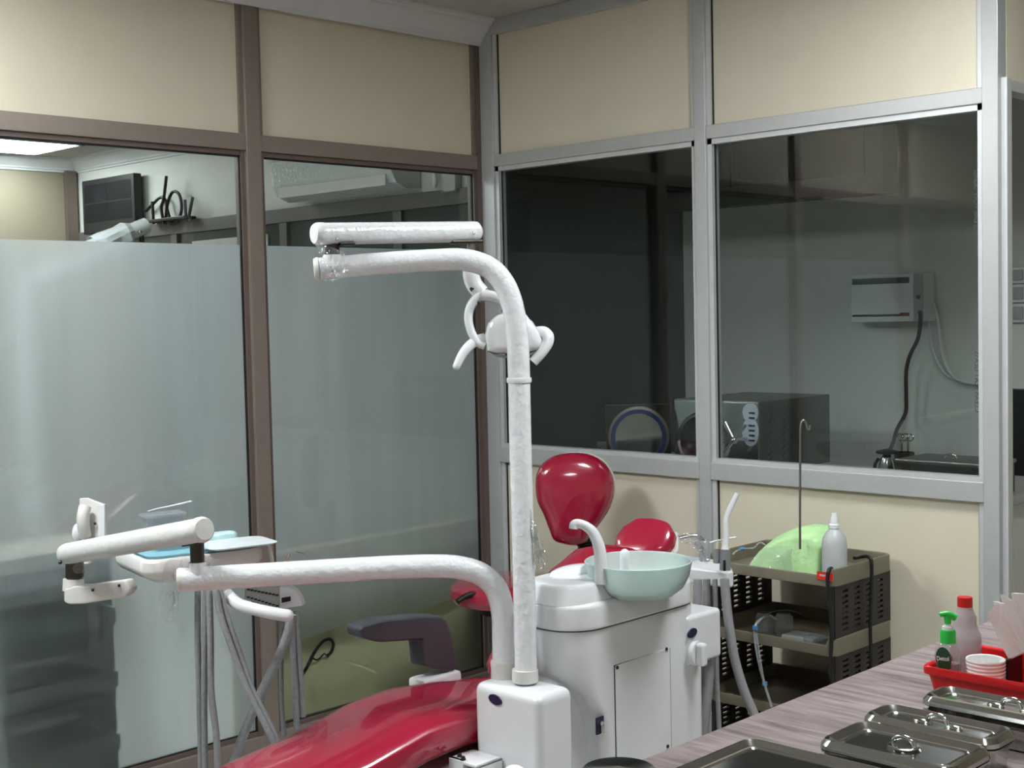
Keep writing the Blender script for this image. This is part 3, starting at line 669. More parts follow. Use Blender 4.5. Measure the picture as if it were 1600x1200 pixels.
# big suction tip in grey socket
S1 = thing('suction_tip', 'white bent suction tip standing in a grey socket', 'suction tip', at(1133, 888, SD-.02))
MB().cyl(at(1133, 891, SD-.02), at(1133, 858, SD-.02), .0155, .0135, 20, .002).build('socket', mat('grey_socket', '77797c', .4), S1)
MB().box(at(1132, 882, SD-.038)-V((.003, .003, .018)), at(1132, 882, SD-.038)+V((.003, .003, .012)), .001).build('socket_slot', BLACK, S1)
MB().tube([at(1133, 862, SD-.02), at(1134, 840, SD-.02), at(1134, 818, SD-.02), at(1136, 806, SD-.02), at(1143, 790, SD-.02), at(1149, 777, SD-.02), at(1152, 771, SD-.02)], lambda s: .0085-.0012*s+(.003 if s < .05 else 0), 14).build('tip_tube', WHITE_ABS, S1)
S2 = thing('saliva_ejector', 'short grey saliva ejector valve with a cream cap', 'valve', at(1122, 880, SD))
MB().cyl(at(1121, 880, SD+.02), at(1121, 858, SD+.02), .012, .0105, 18, .002).build('valve_body', mat('grey_valve', '8b8d8e', .4), S2)
MB().cyl(at(1122, 858, SD+.02), at(1123, 846, SD+.02), .0075, .0065, 16, .002).build('valve_cap', mat('cream_cap', 'cfc9a6', .5), S2)
S3 = thing('wrapped_syringe', 'air water syringe wrapped in crumpled clear film', 'syringe', at(1103, 880, SD))
MB().cyl(at(1101, 877, SD+.04), at(1100, 845, SD+.04), .012, .010, 16, .002).build('syringe_grip', mat('grey_grip', 'a9acae', .4), S3)
MB().tube([at(1100, 848, SD+.04), at(1090, 838, SD+.04), at(1075, 838, SD+.04), at(1062, 841, SD+.04)], .006, 10).build('syringe_nozzle', CHROME, S3)
crumple('film_wrap', dense([(1058, 838), (1075, 829), (1092, 832), (1106, 846), (1110, 868), (1104, 882), (1097, 878), (1096, 858), (1084, 848), (1064, 847)], 3), SD+.02, .011, S3, 21)
pp_ = tag(MB().tube([at(1109, 848, SD+.02), at(1125, 844, SD+.02), at(1150, 839.5, SD+.02)], .0028, 8, 3).build('mixing_stick', WHITE_ABS), 'thin white stick lying beside the saliva ejector valve', 'stick')
def hose2(pts, d, r, nm='suction_hose', material=HOSE2): return hose(pts, d, r, nm, material, H)
hose2([(1090, 905), (1089, 960), (1086, 1040), (1083, 1150), (1080, 1280)], [3.72, 3.72, 3.72, 3.73, 3.74], .013)
hose2([(1104, 905), (1104, 990), (1100, 1060), (1092, 1130), (1085, 1260)], 3.80, .011)
hose2([(1117, 905), (1119, 990), (1120, 1060), (1124, 1150), (1128, 1260)], 3.74, .0075)
hose2([(1132, 905), (1137, 960), (1147, 1025), (1163, 1080), (1182, 1125), (1195, 1170)], [3.72, 3.72, 3.71, 3.70, 3.69, 3.68], .0135)

# ================================================================== STOOL
sc_ = on(798, 908, 2, .56); SX, SY = sc_.x, sc_.y
T = thing('doctor_stool', 'red vinyl stool with a rounded backrest standing by the corner', 'stool', (SX, SY, 0))
MB().lathe([(.05, .49), (.16, .487), (.205, .497), (.218, .52), (.214, .545), (.19, .563), (.12, .571), (.002, .573)], (SX, SY, 0), n=48).build('seat', RED, T)
MB().cyl((SX, SY, .455), (SX, SY, .491), .12, n=24).build('seat_plate', BLACK, T)
lv = [at(745, 930, 4.62), at(728, 932, 4.6), at(715, 940, 4.58)]
MB().tube([V((SX, SY, .462)), lv[0], lv[1], lv[2]], .010, 10).build('height_lever', BLACK, T)
MB().cyl((SX, SY, .08), (SX, SY, .47), .026).build('gas_column', CHROME, T)
for k in range(5):
    a = 2*PI*k/5+.3; c, s_ = math.cos(a), math.sin(a)
    g = MB().tube([(SX+.02*c, SY+.02*s_, .105), (SX+.13*c, SY+.13*s_, .095), (SX+.24*c, SY+.24*s_, .07)], .018, 10).build('base_leg', CHROME, T)
    MB().cyl((SX+.24*c-.012*s_, SY+.24*s_+.012*c, .03), (SX+.24*c+.012*s_, SY+.24*s_-.012*c, .03), .03, bev=.004).build('caster', BLACK, g)
BD = 4.66
bo = [(833, 760), (835, 742), (845, 725), (865, 713), (890, 709), (915, 711), (938, 722), (952, 741), (957, 766), (950, 795), (936, 818), (920, 838), (912, 850), (895, 855), (876, 852), (862, 846), (855, 830), (846, 806), (836, 785)]
bcx, bcy = 895, 777
bk_v = (_f*.9+_r*.25); bk_v.z = 0; bk_v.normalize()
rg = []
BO = [(p.x, p.y) for p in cr([V((x, y, 0)) for x, y in bo+[bo[0]]], 3)[:-1]]
for q, off in ((.05, -.026), (.45, -.022), (.75, -.012), (.93, .004), (1., .028), (.985, .052), (.93, .066)):
    rg.append([at(bcx+(x-bcx)*q, bcy+(y-bcy)*q, BD)+bk_v*off for x, y in BO])
MB().rings(rg).build('backrest', RED, T, ang=70)
MB().rings([[at(bcx+(x-bcx)*q, bcy+(y-bcy)*q, BD)+bk_v*off for x, y in BO] for q, off in ((.97, .064), (.985, .072), (.9, .084), (.4, .09))]).build('backrest_shell', mat('white_shell', 'd8d4cc', .4), T, ang=60)
st = [at(905, 842, BD)+bk_v*.09, at(906, 868, BD)+bk_v*.10, at(905, 895, BD)+bk_v*.09]
P_ = cr(st+[V((SX+.10, SY+.12, .47)), V((SX+.02, SY+.03, .465))], 12)
MB().tube(P_, lambda s: .028+.004*math.sin(s*2*PI*26), 16, 0).build('bellows_stem', RUBBER, T)

# ================================================================== STORAGE RACK AGAINST THE RIGHT PARTITION
RX0, RX1, RY0, RY1 = 1.325, 1.775, -.365, -.022
R_ = thing('storage_rack', 'dark brown and taupe plastic tiered rack with slotted sides against cream panel', 'rack', ((RX0+RX1)/2, (RY0+RY1)/2, 0))
def slot_panel(y0, y1, z0, z1, x0, x1, cols=4, rows=8):
    """upright side panel with real slots"""
    b = MB(); ys = [y0]; pad = .045; cw = (y1-y0-2*pad)/(cols*2-1)
    for i in range(cols*2): ys.append(y0+pad+cw*i)
    ys.append(y1)
    zs = [z0]; pz = .018; ch = (z1-z0-2*pz)/(rows*2-1)
    for i in range(rows*2): zs.append(z0+pz+ch*i)
    zs.append(z1)
    for i in range(len(ys)-1):
        hole_col = i % 2 == 1
        if not hole_col: b.box((x0, ys[i], z0), (x1, ys[i+1], z1)); continue
        for j in range(len(zs)-1):
            if j % 2 == 0: b.box((x0, ys[i], zs[j]), (x1, ys[i+1], zs[j+1]))
    return b
tops = [.742, .537, .332, .127]
for i, zt_ in enumerate(tops):
    b = MB(); zb_ = zt_-.052
    cxr, cyr = (RX0+RX1)/2, (RY0+RY1)/2; ww, hh = RX1-RX0, RY1-RY0
    rr_ = lambda dw, z: [(cxr+x, cyr+y, z) for x, y in rrect(ww-dw, hh-dw, .028, 5)]
    b.rings([rr_(.004, zb_), rr_(0, zb_+.004), rr_(0, zt_-.003), rr_(.003, zt_), rr_(.014, zt_), rr_(.018, zt_-.004), rr_(.022, zb_+.010)], True, True)
    for v in b.bm.verts:                                    # the front lip dips between the corners
        if v.co.z > zb_+.03 and v.co.y < RY0+.02 and abs(v.co.x-cxr) <= ww/2-.0275: v.co.z -= .020
    b.build('tier_tray', RACK_L, R_, ang=50)
    if i < 3:
        z1 = zb_; z0 = tops[i+1]
        for xx in ((RX0+.006, RX0+.016), (RX1-.016, RX1-.006)): slot_panel(RY0+.008, RY1-.008, z0-.002, z1+.002, *xx).build('slotted_side', RACK_D, R_, smooth=False)
        for xx in (RX0+.006, RX1-.02): MB().box((xx, RY0+.004, z0), (xx+.014, RY0+.014, z1), .002).build('corner_post', RACK_D, R_)
TAG = tag_o = MB().box(on(1277, 899, 1, RY0-.001)-V((.0, .0, .010)), on(1301, 903, 1, RY0-.003)+V((0, 0, .013)), .0004).build('maker_label', mat('red_label', 'd2301f', .45), R_)
text('label_lettering', 'mango', .012, WHITE_ABS, frame(on(1288, 899, 1, RY0-.0035), (1, 0, 0), (0, 0, 1)), TAG)
for px, d in ((1400, 0),): pass
for xx in (RX0+.05, RX1-.05):
    for yy in (RY0+.05, RY1-.05): MB().cyl((xx, yy, 0), (xx, yy, .078), .02).build('foot', RACK_D, R_)
# things on the rack
RZ = tops[0]-.042
def on_rack(px, dy): return on(px, 880, 1, RY0+dy)
gb = thing('covered_device', 'pale green cloth covered motor unit in clear film on the rack top', 'device cover', V((1.53, -.17, RZ)))
GRN = mat('pale_green_cloth', 'b9e3a4', .6, var=.08, scale=25, bump=.25, bscale=60)
gp = [(1160, 893), (1166, 878), (1178, 862), (1195, 849), (1215, 838), (1240, 833), (1262, 834), (1282, 842), (1287, 858), (1287, 880), (1284, 903)]
DG0 = 3.985
fr_ = [on(min(x, 1277), y, 1, RY0+.05) for x, y in gp]
rgs = []
cg = sum(fr_, V())/len(fr_); 
for off, sc2, up in ((-.0, .82, -.012), (.02, .97, -.004), (.07, 1.0, .01), (.13, .97, .012), (.17, .8, .005)):
    rgs.append([cg+(p-cg)*sc2+V((-.05, 1, 0)).normalized()*off+V((0, 0, up)) for p in fr_])
for r_ in rgs:
    for p in r_: p.z = max(p.z, RZ+.001); p.y = min(p.y, RY1-.02)
MB().rings(rgs).jitter(.0015, 4).build('cloth_cover', GRN, gb, ang=70)
crumple('film_wrap', dense([(1168, 885), (1190, 856), (1225, 852), (1286, 862), (1285, 890), (1225, 892)], 4), (cg-CAM).dot(_f)-.012, .005, gb, 31)
hr = thing('bottle_hook_rod', 'tall thin steel rod with a hooked top rising from the green device', 'rod', at(1250, 856, 4.0))
MB().tube([at(1250, 858, 4.0), at(1250, 780, 4.0), at(1250.5, 700, 4.0), at(1251, 668, 4.0), at(1253.5, 658, 4.0), at(1257, 657, 4.0), at(1260, 662, 4.0), at(1262, 670, 4.0), at(1265, 671, 4.0), at(1266, 664, 4.0)], .0036, 10).build('rod', STEEL_B, hr)
bt = thing('white_squeeze_bottle', 'translucent white squeeze bottle standing on the rack top', 'bottle', V((0, 0, 0)))
b0 = on(1304, 870, 1, RY0+.07); b0.z = RZ; bt.location = b0
k_ = 3.99/F_PX
MB().lathe([(.034, 0), (.0365, .004), (.0365, .105), (.034, .122), (.026, .138), (.0165, .148), (.0145, .150), (.0145, .155)], b0, n=32).build('bottle_body', mat('milky_plastic', 'e6eaec', .35, var=.03, trans=.45), bt)
MB().lathe([(.0165, .152), (.0165, .162), (.013, .166), (.0125, .178), (.009, .186), (.0075, .196)], b0, n=24).build('bottle_cap', WHITE_ABS, bt)
# cables and tubes
c1 = tag(MB().tube([on(1335, 872, 1, -.2), V((RX1-.03, -.16, .748)), V((RX1-.004, -.165, .752)), V((RX1+.01, -.17, .735)), V((RX1+.012, -.175, .66)), V((RX1+.010, -.18, .55)), V((RX1+.014, -.185, .45)), V((RX1+.02, -.20, .30)), V((RX1+.05, -.25, .01))], .0055, 10).build('power_cable', BLACK), 'black cable hanging over the slotted side of the rack', 'cable')
px_c = [(1299, 888), (1295, 891), (1293, 905), (1295, 935), (1299, 970), (1299, 1010), (1297, 1050), (1303, 1070), (1312, 1090)]
ys_ = [.02, -.005, -.010, -.012, -.012, -.012, -.012, -.012, -.015]
c2 = tag(MB().tube([on(x, y, 1, RY0+dy) for (x, y), dy in zip(px_c, ys_)]+[on(1315, 1200, 1, RY0-.02)], .0055, 10).build('power_cable', BLACK), 'black cable hanging down the front of the rack past the red label', 'cable')
TUBE = thin_glass('clear_tubing', 'e4ebee', .06, .1, 0., 40., .25)
BLUE = mat('blue_clip', '4c87b8', .4)
tb = thing('clear_tubing', 'clear tubing with blue clips trailing from the middle rack tier', 'tubing', on(1175, 985, 1, RY0))
MB().tube([on(x, y, 1, RY0+dy) for x, y, dy in ((1215, 968, .10), (1200, 962, .08), (1186, 970, .02), (1179, 982, -.006), (1181, 1010, -.012), (1187, 1040, -.014), (1195, 1070, -.015), (1206, 1105, -.016))], .0042, 10).build('tube', TUBE, tb)
MB().tube([on(x, y, 1, RY0+dy) for x, y, dy in ((1181, 985, -.004), (1188, 1030, -.02), (1194, 1066, -.016))], .0025, 8).build('tube', TUBE, tb)
for px, py in ((1180, 981), (1195, 1068)):
    p = on(px, py, 1, RY0-.012); MB().box(p-V((.008, .004, .007)), p+V((.008, .004, .007)), .002).build('clip', BLUE, tb)
tb2 = thing('infusion_line', 'thin clear line with a blue connector curving on the rack top', 'tubing', at(1160, 862, 4.05))
MB().tube([at(1145, 866, 4.02), at(1152, 860, 4.05), at(1165, 857, 4.06), at(1178, 856, 4.06), at(1184, 850, 4.06), at(1190, 848, 4.05), at(1196, 852, 4.03)], .0022, 8).build('tube', TUBE, tb2)
MB().cyl(at(1156, 858.5, 4.055), at(1163, 857, 4.06), .005).build('connector', BLUE, tb2)
z2 = tops[1]-.041
gg = thing('goggle_frame', 'folded clear goggles in the middle tier of the rack', 'goggles', V((1.50, -.25, z2)))
gp0 = on(1195, 985, 1, RY0+.09); gp0.z = z2
for k in range(2):
    q = gp0+V((.05*k, .03*k, 0))
    MB().lathe([(.026, .0), (.03, .03), (.027, .055), (.018, .066)], q, n=20, cap0=False, cap1=False).build('goggle_shell', CLEARP, gg)
MB().tube([gp0+V((-.01, 0, .05)), gp0+V((.03, .03, .07)), gp0+V((.08, .05, .07)), gp0+V((.11, .07, .05))], .003).build('goggle_band', RUBBER, gg)
pk = on(1255, 992, 1, RY0+.10)
tag(MB().box((pk.x-.055, pk.y-.035, z2), (pk.x+.055, pk.y+.04, z2+.014), .004).build('sterile_packet', mat('pale_paper', 'b6bab9', .5, var=.1)), 'flat pale sealed packet lying in the middle rack tier', 'packet')
tag(MB().box((pk.x+.03, pk.y-.05, z2), (pk.x+.10, pk.y+.0, z2+.024), .004).build('clear_box', CLEARP), 'shallow clear box beside the pale packet in rack tier', 'box')

# ================================================================== COUNTER
CT = .82
CX0, CX1, CY0, CY1 = 2.535, 3.2, -3.2, -.72
cn = thing('counter', 'long counter with a grey wood grain top carrying steel trays', 'counter', ((CX0+CX1)/2, -2, 0))
MB().box((CX0, CY0, CT-.035), (CX1, CY1, CT), .004, 2).build('worktop', wood_mat(), cn)
CAB = mat('cabinet_laminate', 'a89c98', .5)
MB().box((CX0+.04, CY0+.02, .0), (CX1-.02, CY1-.02, CT-.035), .003).build('cabinet_body', CAB, cn)
for k in range(4):
    y = CY0+.06+k*.59; dd = MB().box((CX0+.022, y, .08), (CX0+.04, y+.57, .76), .003).build('door', CAB, cn)
    MB().box((CX0+.008, y+.25, .70), (CX0+.022, y+.34, .712), .003).build('handle', CHROME, dd)
# steel instrument trays with lids
def steel_tray(x0, x1, y0, y1, h, label, handle='loop', rim_gap=0., tilt=0.):
    cx, cy, w_, d_ = (x0+x1)/2, (y0+y1)/2, x1-x0, y1-y0
    t = thing('instrument_tray', label, 'steel tray', (cx, cy, CT), 'lidded steel trays on the counter')
    rr = lambda dw, z, r=.022: [(cx+x, cy+y, CT+z+tilt*x) for x, y in rrect(w_-dw, d_-dw, max(.004, r-dw*.2), 7)]
    MB().rings([rr(.03, .0), rr(.02, .003), rr(.012, h-.012), rr(.002, h-.010), rr(.002, h-.007), rr(.014, h-.008), rr(.022, .006)]).build('pan', STEEL, t, ang=30)
    ld = MB().rings([rr(.004, h-.006+rim_gap), rr(.0, h-.004+rim_gap), rr(.002, h+.002+rim_gap), rr(.012, h+.009+rim_gap), rr(.022, h+.010+rim_gap), rr(.030, h+.007+rim_gap), rr(.040, h+.003+rim_gap), rr(.046, h+.0025+rim_gap), rr(.052, h+.004+rim_gap), rr(.058, h+.002+rim_gap)]).build('lid', STEEL, t, ang=25)
    z = CT+h+rim_gap+.002
    if handle == 'disc':
        MB().lathe([(.020, -.0005), (.024, .003), (.021, .005), (.013, .0045), (.006, .004)], (cx, cy, z), n=28).build('handle_boss', STEEL, t)
    else:
        for s in (-1, 1): MB().ell((cx+s*.026, cy, z+.001), (.014, .007, .005)).build('handle_boss', STEEL, t)
    MB().tube([(cx-.017, cy, z+.002), (cx-.013, cy, z+.012), (cx, cy, z+.016), (cx+.013, cy, z+.012), (cx+.017, cy, z+.002)], .0035, 10).build('handle', STEEL, t)
    return t
steel_tray(2.672, 2.955, -2.36, -2.105, .035, 'largest lidded steel tray on the counter beside the small bowl', 'disc')
steel_tray(2.772, 2.985, -2.088, -1.955, .045, 'middle sized steel tray with round lid boss between two other trays', 'disc')
steel_tray(2.760, 2.975, -1.942, -1.852, .046, 'narrow shut steel tray with block handle behind the middle tray')
steel_tray(2.790, 3.06, -1.812, -1.722, .046, 'narrow deep steel tray with ajar lid beside the red bin', rim_gap=.006)
bw = thing('steel_bowl', 'small round steel bowl at the counter edge beside the largest tray', 'bowl', (2.615, -2.36, CT))
MB().lathe([(.03, 0), (.045, .012), (.055, .034), (.058, .036), (.056, .037), (.052, .034), (.043, .014), (.02, .006), (.001, .006)], (2.618, -2.345, CT), n=36).build('bowl_shell', STEEL, bw)
MB().lathe([(.056, .037), (.05, .043), (.02, .046), (.001, .047)], (2.618, -2.345, CT), n=36).build('bowl_lid', STEEL, bw)
# red bin and what is in it
c0 = on(1438, 1040, 2, CT+.058); BX0, BY0 = c0.x, c0.y; BX1, BY1 = BX0+.31, BY0+.20
rb = thing('red_bin', 'open red plastic bin on the counter holding bottles and cups', 'bin', ((BX0+BX1)/2, (BY0+BY1)/2, CT))
bxr = lambda dw, z, r=.015: [((BX0+BX1)/2+x, (BY0+BY1)/2+y, CT+z) for x, y in rrect(BX1-BX0-dw, BY1-BY0-dw, r, 5)]
MB().rings([bxr(.03, .0), bxr(.014, .040), bxr(.014, .044), bxr(.001, .045), bxr(.0, .049), bxr(.0, .056), bxr(.004, .059), bxr(.012, .058), bxr(.018, .054), bxr(.036, .005)]).build('bin_shell', REDP, rb, ang=40)
def base(px, py, z=CT+.006):
    p = on(px, py, 2, z); return V((p.x, p.y, z))
# hand wash bottle
hw = thing('pump_bottle', 'clear hand wash bottle with green pump and green label in the red bin', 'bottle', (BX0+.062, BY0+.055, CT+.005))
hb_ = V((BX0+.060, BY0+.052, CT+.005)); hd_ = (hb_-CAM).dot(_f); mpp = hd_/F_PX
hz0 = at(1481, 1002, hd_).z-CT-.005       # bottom of the neck above the bin floor
hx = on(1481, 1010, 1, BY0+.052); hb_ = V((hx.x, hx.y, CT+.005)); hd_ = (hx-CAM).dot(_f); hz0 = on(1481, 1002, 1, BY0+.052).z-CT-.005
MB().rings([[hb_+V((x*q*.92, y*q, z)) for x, y in rrect(.046, .034, .015, 6)] for q, z in ((.8, 0), (1, .004), (1.05, .02), (1.05, hz0-.026), (.95, hz0-.012), (.6, hz0-.002), (.5, hz0))]).build('bottle_body', thin_glass('clear_bottle', 'eef0ee', .06, .03, 0, 30, .14), hw)
MB().rings([[hb_+V((x*q, y*q, z)) for x, y in rrect(.038, .028, .012, 6)] for q, z in ((.9, .004), (1.0, .01), (1.0, hz0-.04), (.98, hz0-.037))]).build('liquid', mat('pink_soap', 'e8c9cb', .2, trans=.7, ior=1.33), hw)
GREENP = mat('green_plastic', '2fc24b', .3)
lbn = (CAM-hb_); lbn.z = 0; lbn.normalize(); lbn = (lbn*.75+V((-.5, -.6, 0)))
lbn.normalize(); lx = V((0, 0, 1)).cross(lbn)
lbn = V((-.25, -1, 0)).normalized(); lx = V((0, 0, 1)).cross(lbn); lm = frame(on(1474, 1031, 1, hb_.y-.0195), lx, (0, 0, 1))
lb = MB().rings([[lm @ V((.0165*q*math.cos(2*PI*k/24), .022*q*math.sin(2*PI*k/24), zz)) for k in range(24)] for q, zz in ((1, -.001), (1, .0008))]).build('bottle_label', mat('dark_green_label', '0d3b23', .4), hw)
text('label_lettering', 'Dettol', .0105, WHITE_ABS, lm @ Matrix.Translation((0, .002, .0015)) @ Matrix.Rotation(.15, 4, 'Z'), lb)
MB().lathe([(.0135, hz0-.002), (.0135, hz0+.018), (.012, hz0+.021)], hb_, n=24).build('pump_collar', GREENP, hw)
MB().lathe([(.010, hz0+.020), (.0095, hz0+.026), (.004, hz0+.029), (.004, hz0+.036)], hb_, n=20).build('pump_stem', WHITE_ABS, hw)
MB().cyl(hb_+V((0, 0, hz0+.031)), hb_+V((0, 0, hz0+.045)), .0058, .0066, 16).build('pump_head', GREENP, hw)
MB().tube([hb_+_r*.013+V((0, 0, hz0+.041)), hb_+V((0, 0, hz0+.048)), hb_-_r*.014+V((0, 0, hz0+.047))], lambda s: .0065-.0025*s, 10).build('pump_nozzle', GREENP, hw)
# bottle with red cap
q0 = on(1508, 1000, 1, BY0+.125); rd_ = (q0-CAM).dot(_f); rb0 = V((q0.x, q0.y, CT+.005)); zz = lambda py: at(1504, py, rd_).z-CT-.005
mp2 = rd_/F_PX
rc = thing('red_cap_bottle', 'translucent ribbed bottle with a red cap behind the hand wash', 'bottle', rb0)
MB().lathe([(.022, 0), (24*mp2, .004), (24.5*mp2, zz(1000)), (24*mp2, zz(992)), (20*mp2, zz(982)), (17*mp2, zz(974)), (17.5*mp2, zz(964)), (15*mp2, zz(958)), (12*mp2, zz(951)), (11*mp2, zz(946))], rb0, n=32).build('bottle_body', mat('pinkish_milky_plastic', 'ddd0d2', .3, var=.03, trans=.45), rc)
MB().lathe([(11.5*mp2, zz(947)), (11.5*mp2, zz(934)), (10.5*mp2, zz(932))], rb0, n=24).build('bottle_cap', REDP, rc)
# stack of paper cups
cc = on(1540, 1031, 1, BY0+.065); cd_ = (cc-CAM).dot(_f); CUP = mat('white_paper_cup', 'ecebe8', .5)
cr_top = 30*cd_/F_PX; zc = at(1540, 1031, cd_).z
ch_ = zc-CT-.007-.031
cupm = MB().lathe([(cr_top*.72, -ch_), (cr_top*.95, -.004), (cr_top*.97, -.002), (cr_top, .0), (cr_top*.98, .0022), (cr_top*.93, .001), (cr_top*.9, -.004), (cr_top*.68, -ch_+.003), (.001, -ch_+.003)], (0, 0, 0), n=36).mesh('paper_cup', CUP)
for k in range(6):
    o = bpy.data.objects.new('paper_cup', cupm); COL.objects.link(o); o.location = V((cc.x, cc.y, zc-k*.0062))
    tag(o, ['topmost', 'second', 'third', 'fourth', 'fifth', 'lowest'][k]+' white paper cup of the nested stack in the red bin', 'cup', 'stacked paper cups')
# paper napkins fanned in a holder
nh_ = at(1596, 1040, cd_+.03)
TISSUE = mat('white_tissue', 'f2f2f0', .7, var=.02)
_n, _l = TISSUE.node_tree.nodes, TISSUE.node_tree.links
_t = _n.new('ShaderNodeBsdfTranslucent'); _t.inputs[0].default_value = (.85, .85, .84, 1); _m = _n.new('ShaderNodeMixShader'); _m.inputs[0].default_value = .2
_l.new(_n['Principled BSDF'].outputs[0], _m.inputs[1]); _l.new(_t.outputs[0], _m.inputs[2]); _l.new(_m.outputs[0], _n['Material Output'].inputs[0])
ns = [((1543, 958), (1556, 945), (1597, 1020), (1576, 1030)), ((1553, 940), (1566, 944), (1599, 1018), (1585, 1024)), ((1564, 930), (1580, 940), (1603, 1016), (1590, 1020)), ((1580, 927), (1596, 928), (1612, 1016), (1596, 1020)), ((1592, 930), (1612, 932), (1622, 1016), (1604, 1020))]
for k, s in enumerate(ns):
    P = [at(x, y, cd_+.005+.008*k) for x, y in s]
    b = MB(); off = V((.004, .006, 0)); N_ = 5; A0 = []; B0 = []
    for i in range(N_+1):
        u = i/N_; wv = _f*(.006*math.sin(u*3+k))
        A0.append(P[0].lerp(P[3], u)+wv); B0.append(P[1].lerp(P[2], u)+wv)
    ring_ = A0+list(reversed(B0))
    b.prism(ring_, off); 
    tag(b.build('paper_napkin', TISSUE, smooth=False), 'folded white paper napkin fanned out above the red bin', 'napkin', 'fanned paper napkins')
nb_ = thing('napkin_holder', 'dark holder gripping the fanned napkins in the red bin', 'holder', V((nh_.x, nh_.y, CT+.005)))
p0 = at(1583, 1040, cd_+.02)
MB().box((p0.x-.004, p0.y-.03, CT+.006), (p0.x+.004, p0.y+.03, at(1583, 1030, cd_).z), .002).box((p0.x-.004, p0.y-.03, CT+.004), (p0.x+.07, p0.y+.03, CT+.010), .002).box((p0.x+.05, p0.y-.03, CT+.006), (p0.x+.058, p0.y+.03, at(1583, 1030, cd_).z), .002).build('holder_frame', BLACK, nb_)

# ================================================================== STERILISING ROOM
sc2 = thing('sterilising_counter', 'pale worktop behind the windows carrying the autoclave', 'worktop', (1.0, .4, 0))
MB().box((.01, .06, .865), (2.0, .80, .90), .003).build('worktop', mat('pale_stone_top', 'aeb0ac', .35, var=.06), sc2)
for xx in (.02, 1.0, 1.94): MB().box((xx, .10, 0), (xx+.04, .76, .865)).build('support', WALLW, sc2, smooth=False)
AY0 = .34
ac0, ac1 = on(1053, 660, 1, AY0).x, on(1186, 660, 1, AY0).x
AY1 = on(1297, 660, 0, ac1).y
azt = on(1186, 628, 1, AY0).z
AC = thing('autoclave', 'steel autoclave with open round door on the worktop behind the window', 'autoclave', ((ac0+ac1)/2, (AY0+AY1)/2, .90))
MB().box((ac0, AY0, .90), (ac1, AY1, azt), .004).build('case', STEEL_B, AC)
MB().box((ac0+.006, AY0-.003, .905), (ac1-.004, AY0, azt-.006), .001).build('front_plate', STEEL, AC)
for c in (1203, 1225):
    for k in range(8):
        q_ = on(c, 645+k*10.5, 0, ac1+.0008)
        MB().prism([q_+V((0, -.012, -.008)), q_+V((0, -.009, -.011)), q_+V((0, .012, .006)), q_+V((0, .009, .009))], (.0012, 0, 0)).build('vent_slot', BLACK, AC, smooth=False)
fy = AY0-.003
fc = on(1100, 689, 1, fy); fc.z = max(fc.z, 1.012)
MB().lathe([(.098, 0), (.106, -.004), (.108, -.02), (.1, -.03), (.092, -.025), (.087, .0)], fc, (0, 1, 0), 44, False, False).build('chamber_ring', CHROME, AC)
MB().cyl(fc-V((0, .0005, 0)), fc-V((0, .004, 0)), .09).build('chamber', BLACK, AC)
rk = MB()
for k in range(3): rk.box((fc.x-.06, fc.y-.008, fc.z-.04+.035*k), (fc.x+.055, fc.y-.004, fc.z-.036+.035*k))
rk.build('chamber_rack', GUN, AC, smooth=False)
PANB = mat('pale_blue_panel', 'b9bfcb', .4)
for px, py, rx, rz in ((1173, 640, .034, .034), (1173, 675, .036, .052)):
    c_ = on(px, py, 1, fy)
    if rz < .04: c_.z = min(c_.z, azt-.006-rz)
    g = MB().rings([[c_+V((rx*q*math.cos(2*PI*k/28), -h, rz*q*math.sin(2*PI*k/28))) for k in range(28)] for q, h in ((1, 0), (1, .003), (.92, .004))]).build('control_panel', PANB, AC)
    for k in range(2 if rz < .04 else 4): MB().box((c_.x-.004, fy-.0065, c_.z-rz*.65+.018*k), (c_.x+.02, fy-.004, c_.z-rz*.65+.018*k+.007)).build('key', NAVY, g, smooth=False)
hb0 = on(1147, 688, 1, fy-.08)
for a in (.85, 2.1, 3.95):
    MB().tube([hb0, hb0+V((.04*math.cos(a), 0, .04*math.sin(a))), hb0+V((.075*math.cos(a), 0, .075*math.sin(a)))], .006, 10, 2).build('handle_spoke', CHROME, AC)
MB().ell(hb0, (.014, .014, .014)).build('handle_hub', CHROME, AC)
MB().cyl(hb0, V((hb0.x, fy, hb0.z)), .007).build('handle_axle', CHROME, AC)
# door swung open: square plate with round gasket, seen through the left window
dn = V((-.1, 0, 0))
dA, dB = on(947, 690, 1, .16), on(1049, 690, 1, .325)
dx_ = (dB-dA); dx_.z = 0; dw_ = dx_.length; dc = (dA+dB)/2; dc.z = 1.035
MD = frame(dc, dx_, (0, 0, 1))
zt2 = on(1000, 632, 1, dc.y).z
DP = MB().box((-dw_/2, -.13, -.012), (dw_/2, zt2-1.035, .0), .003, M=MD).build('door_plate', GUN, AC)
MB().rings([[MD @ V((q*math.cos(2*PI*k/40), -.012+q*math.sin(2*PI*k/40), z)) for k in range(40)] for q, z in ((.114, .0), (.116, .012), (.104, .014))], False, False).build('door_ring', STEEL_B, DP)
MB().rings([[MD @ V((q*math.cos(2*PI*k/40), -.012+q*math.sin(2*PI*k/40), z)) for k in range(40)] for q, z in ((.106, .012), (.104, .018), (.09, .018), (.088, .006))], False, False).build('door_gasket', mat('blue_gasket', '2b3767', .4), DP)
MB().rings([[MD @ V((q*math.cos(2*PI*k/40), -.012+q*math.sin(2*PI*k/40), .004)) for k in range(40)] for q in (.09, .001)], False, True).build('door_inner', STEEL, DP)
MB().box((-dw_/2-.035, -.06, -.01), (-dw_/2+.002, -.03, .01), .002, M=MD).box((-dw_/2-.035, -.10, -.01), (-dw_/2+.002, -.08, .01), .002, M=MD).build('door_hinge', STEEL_B, DP)
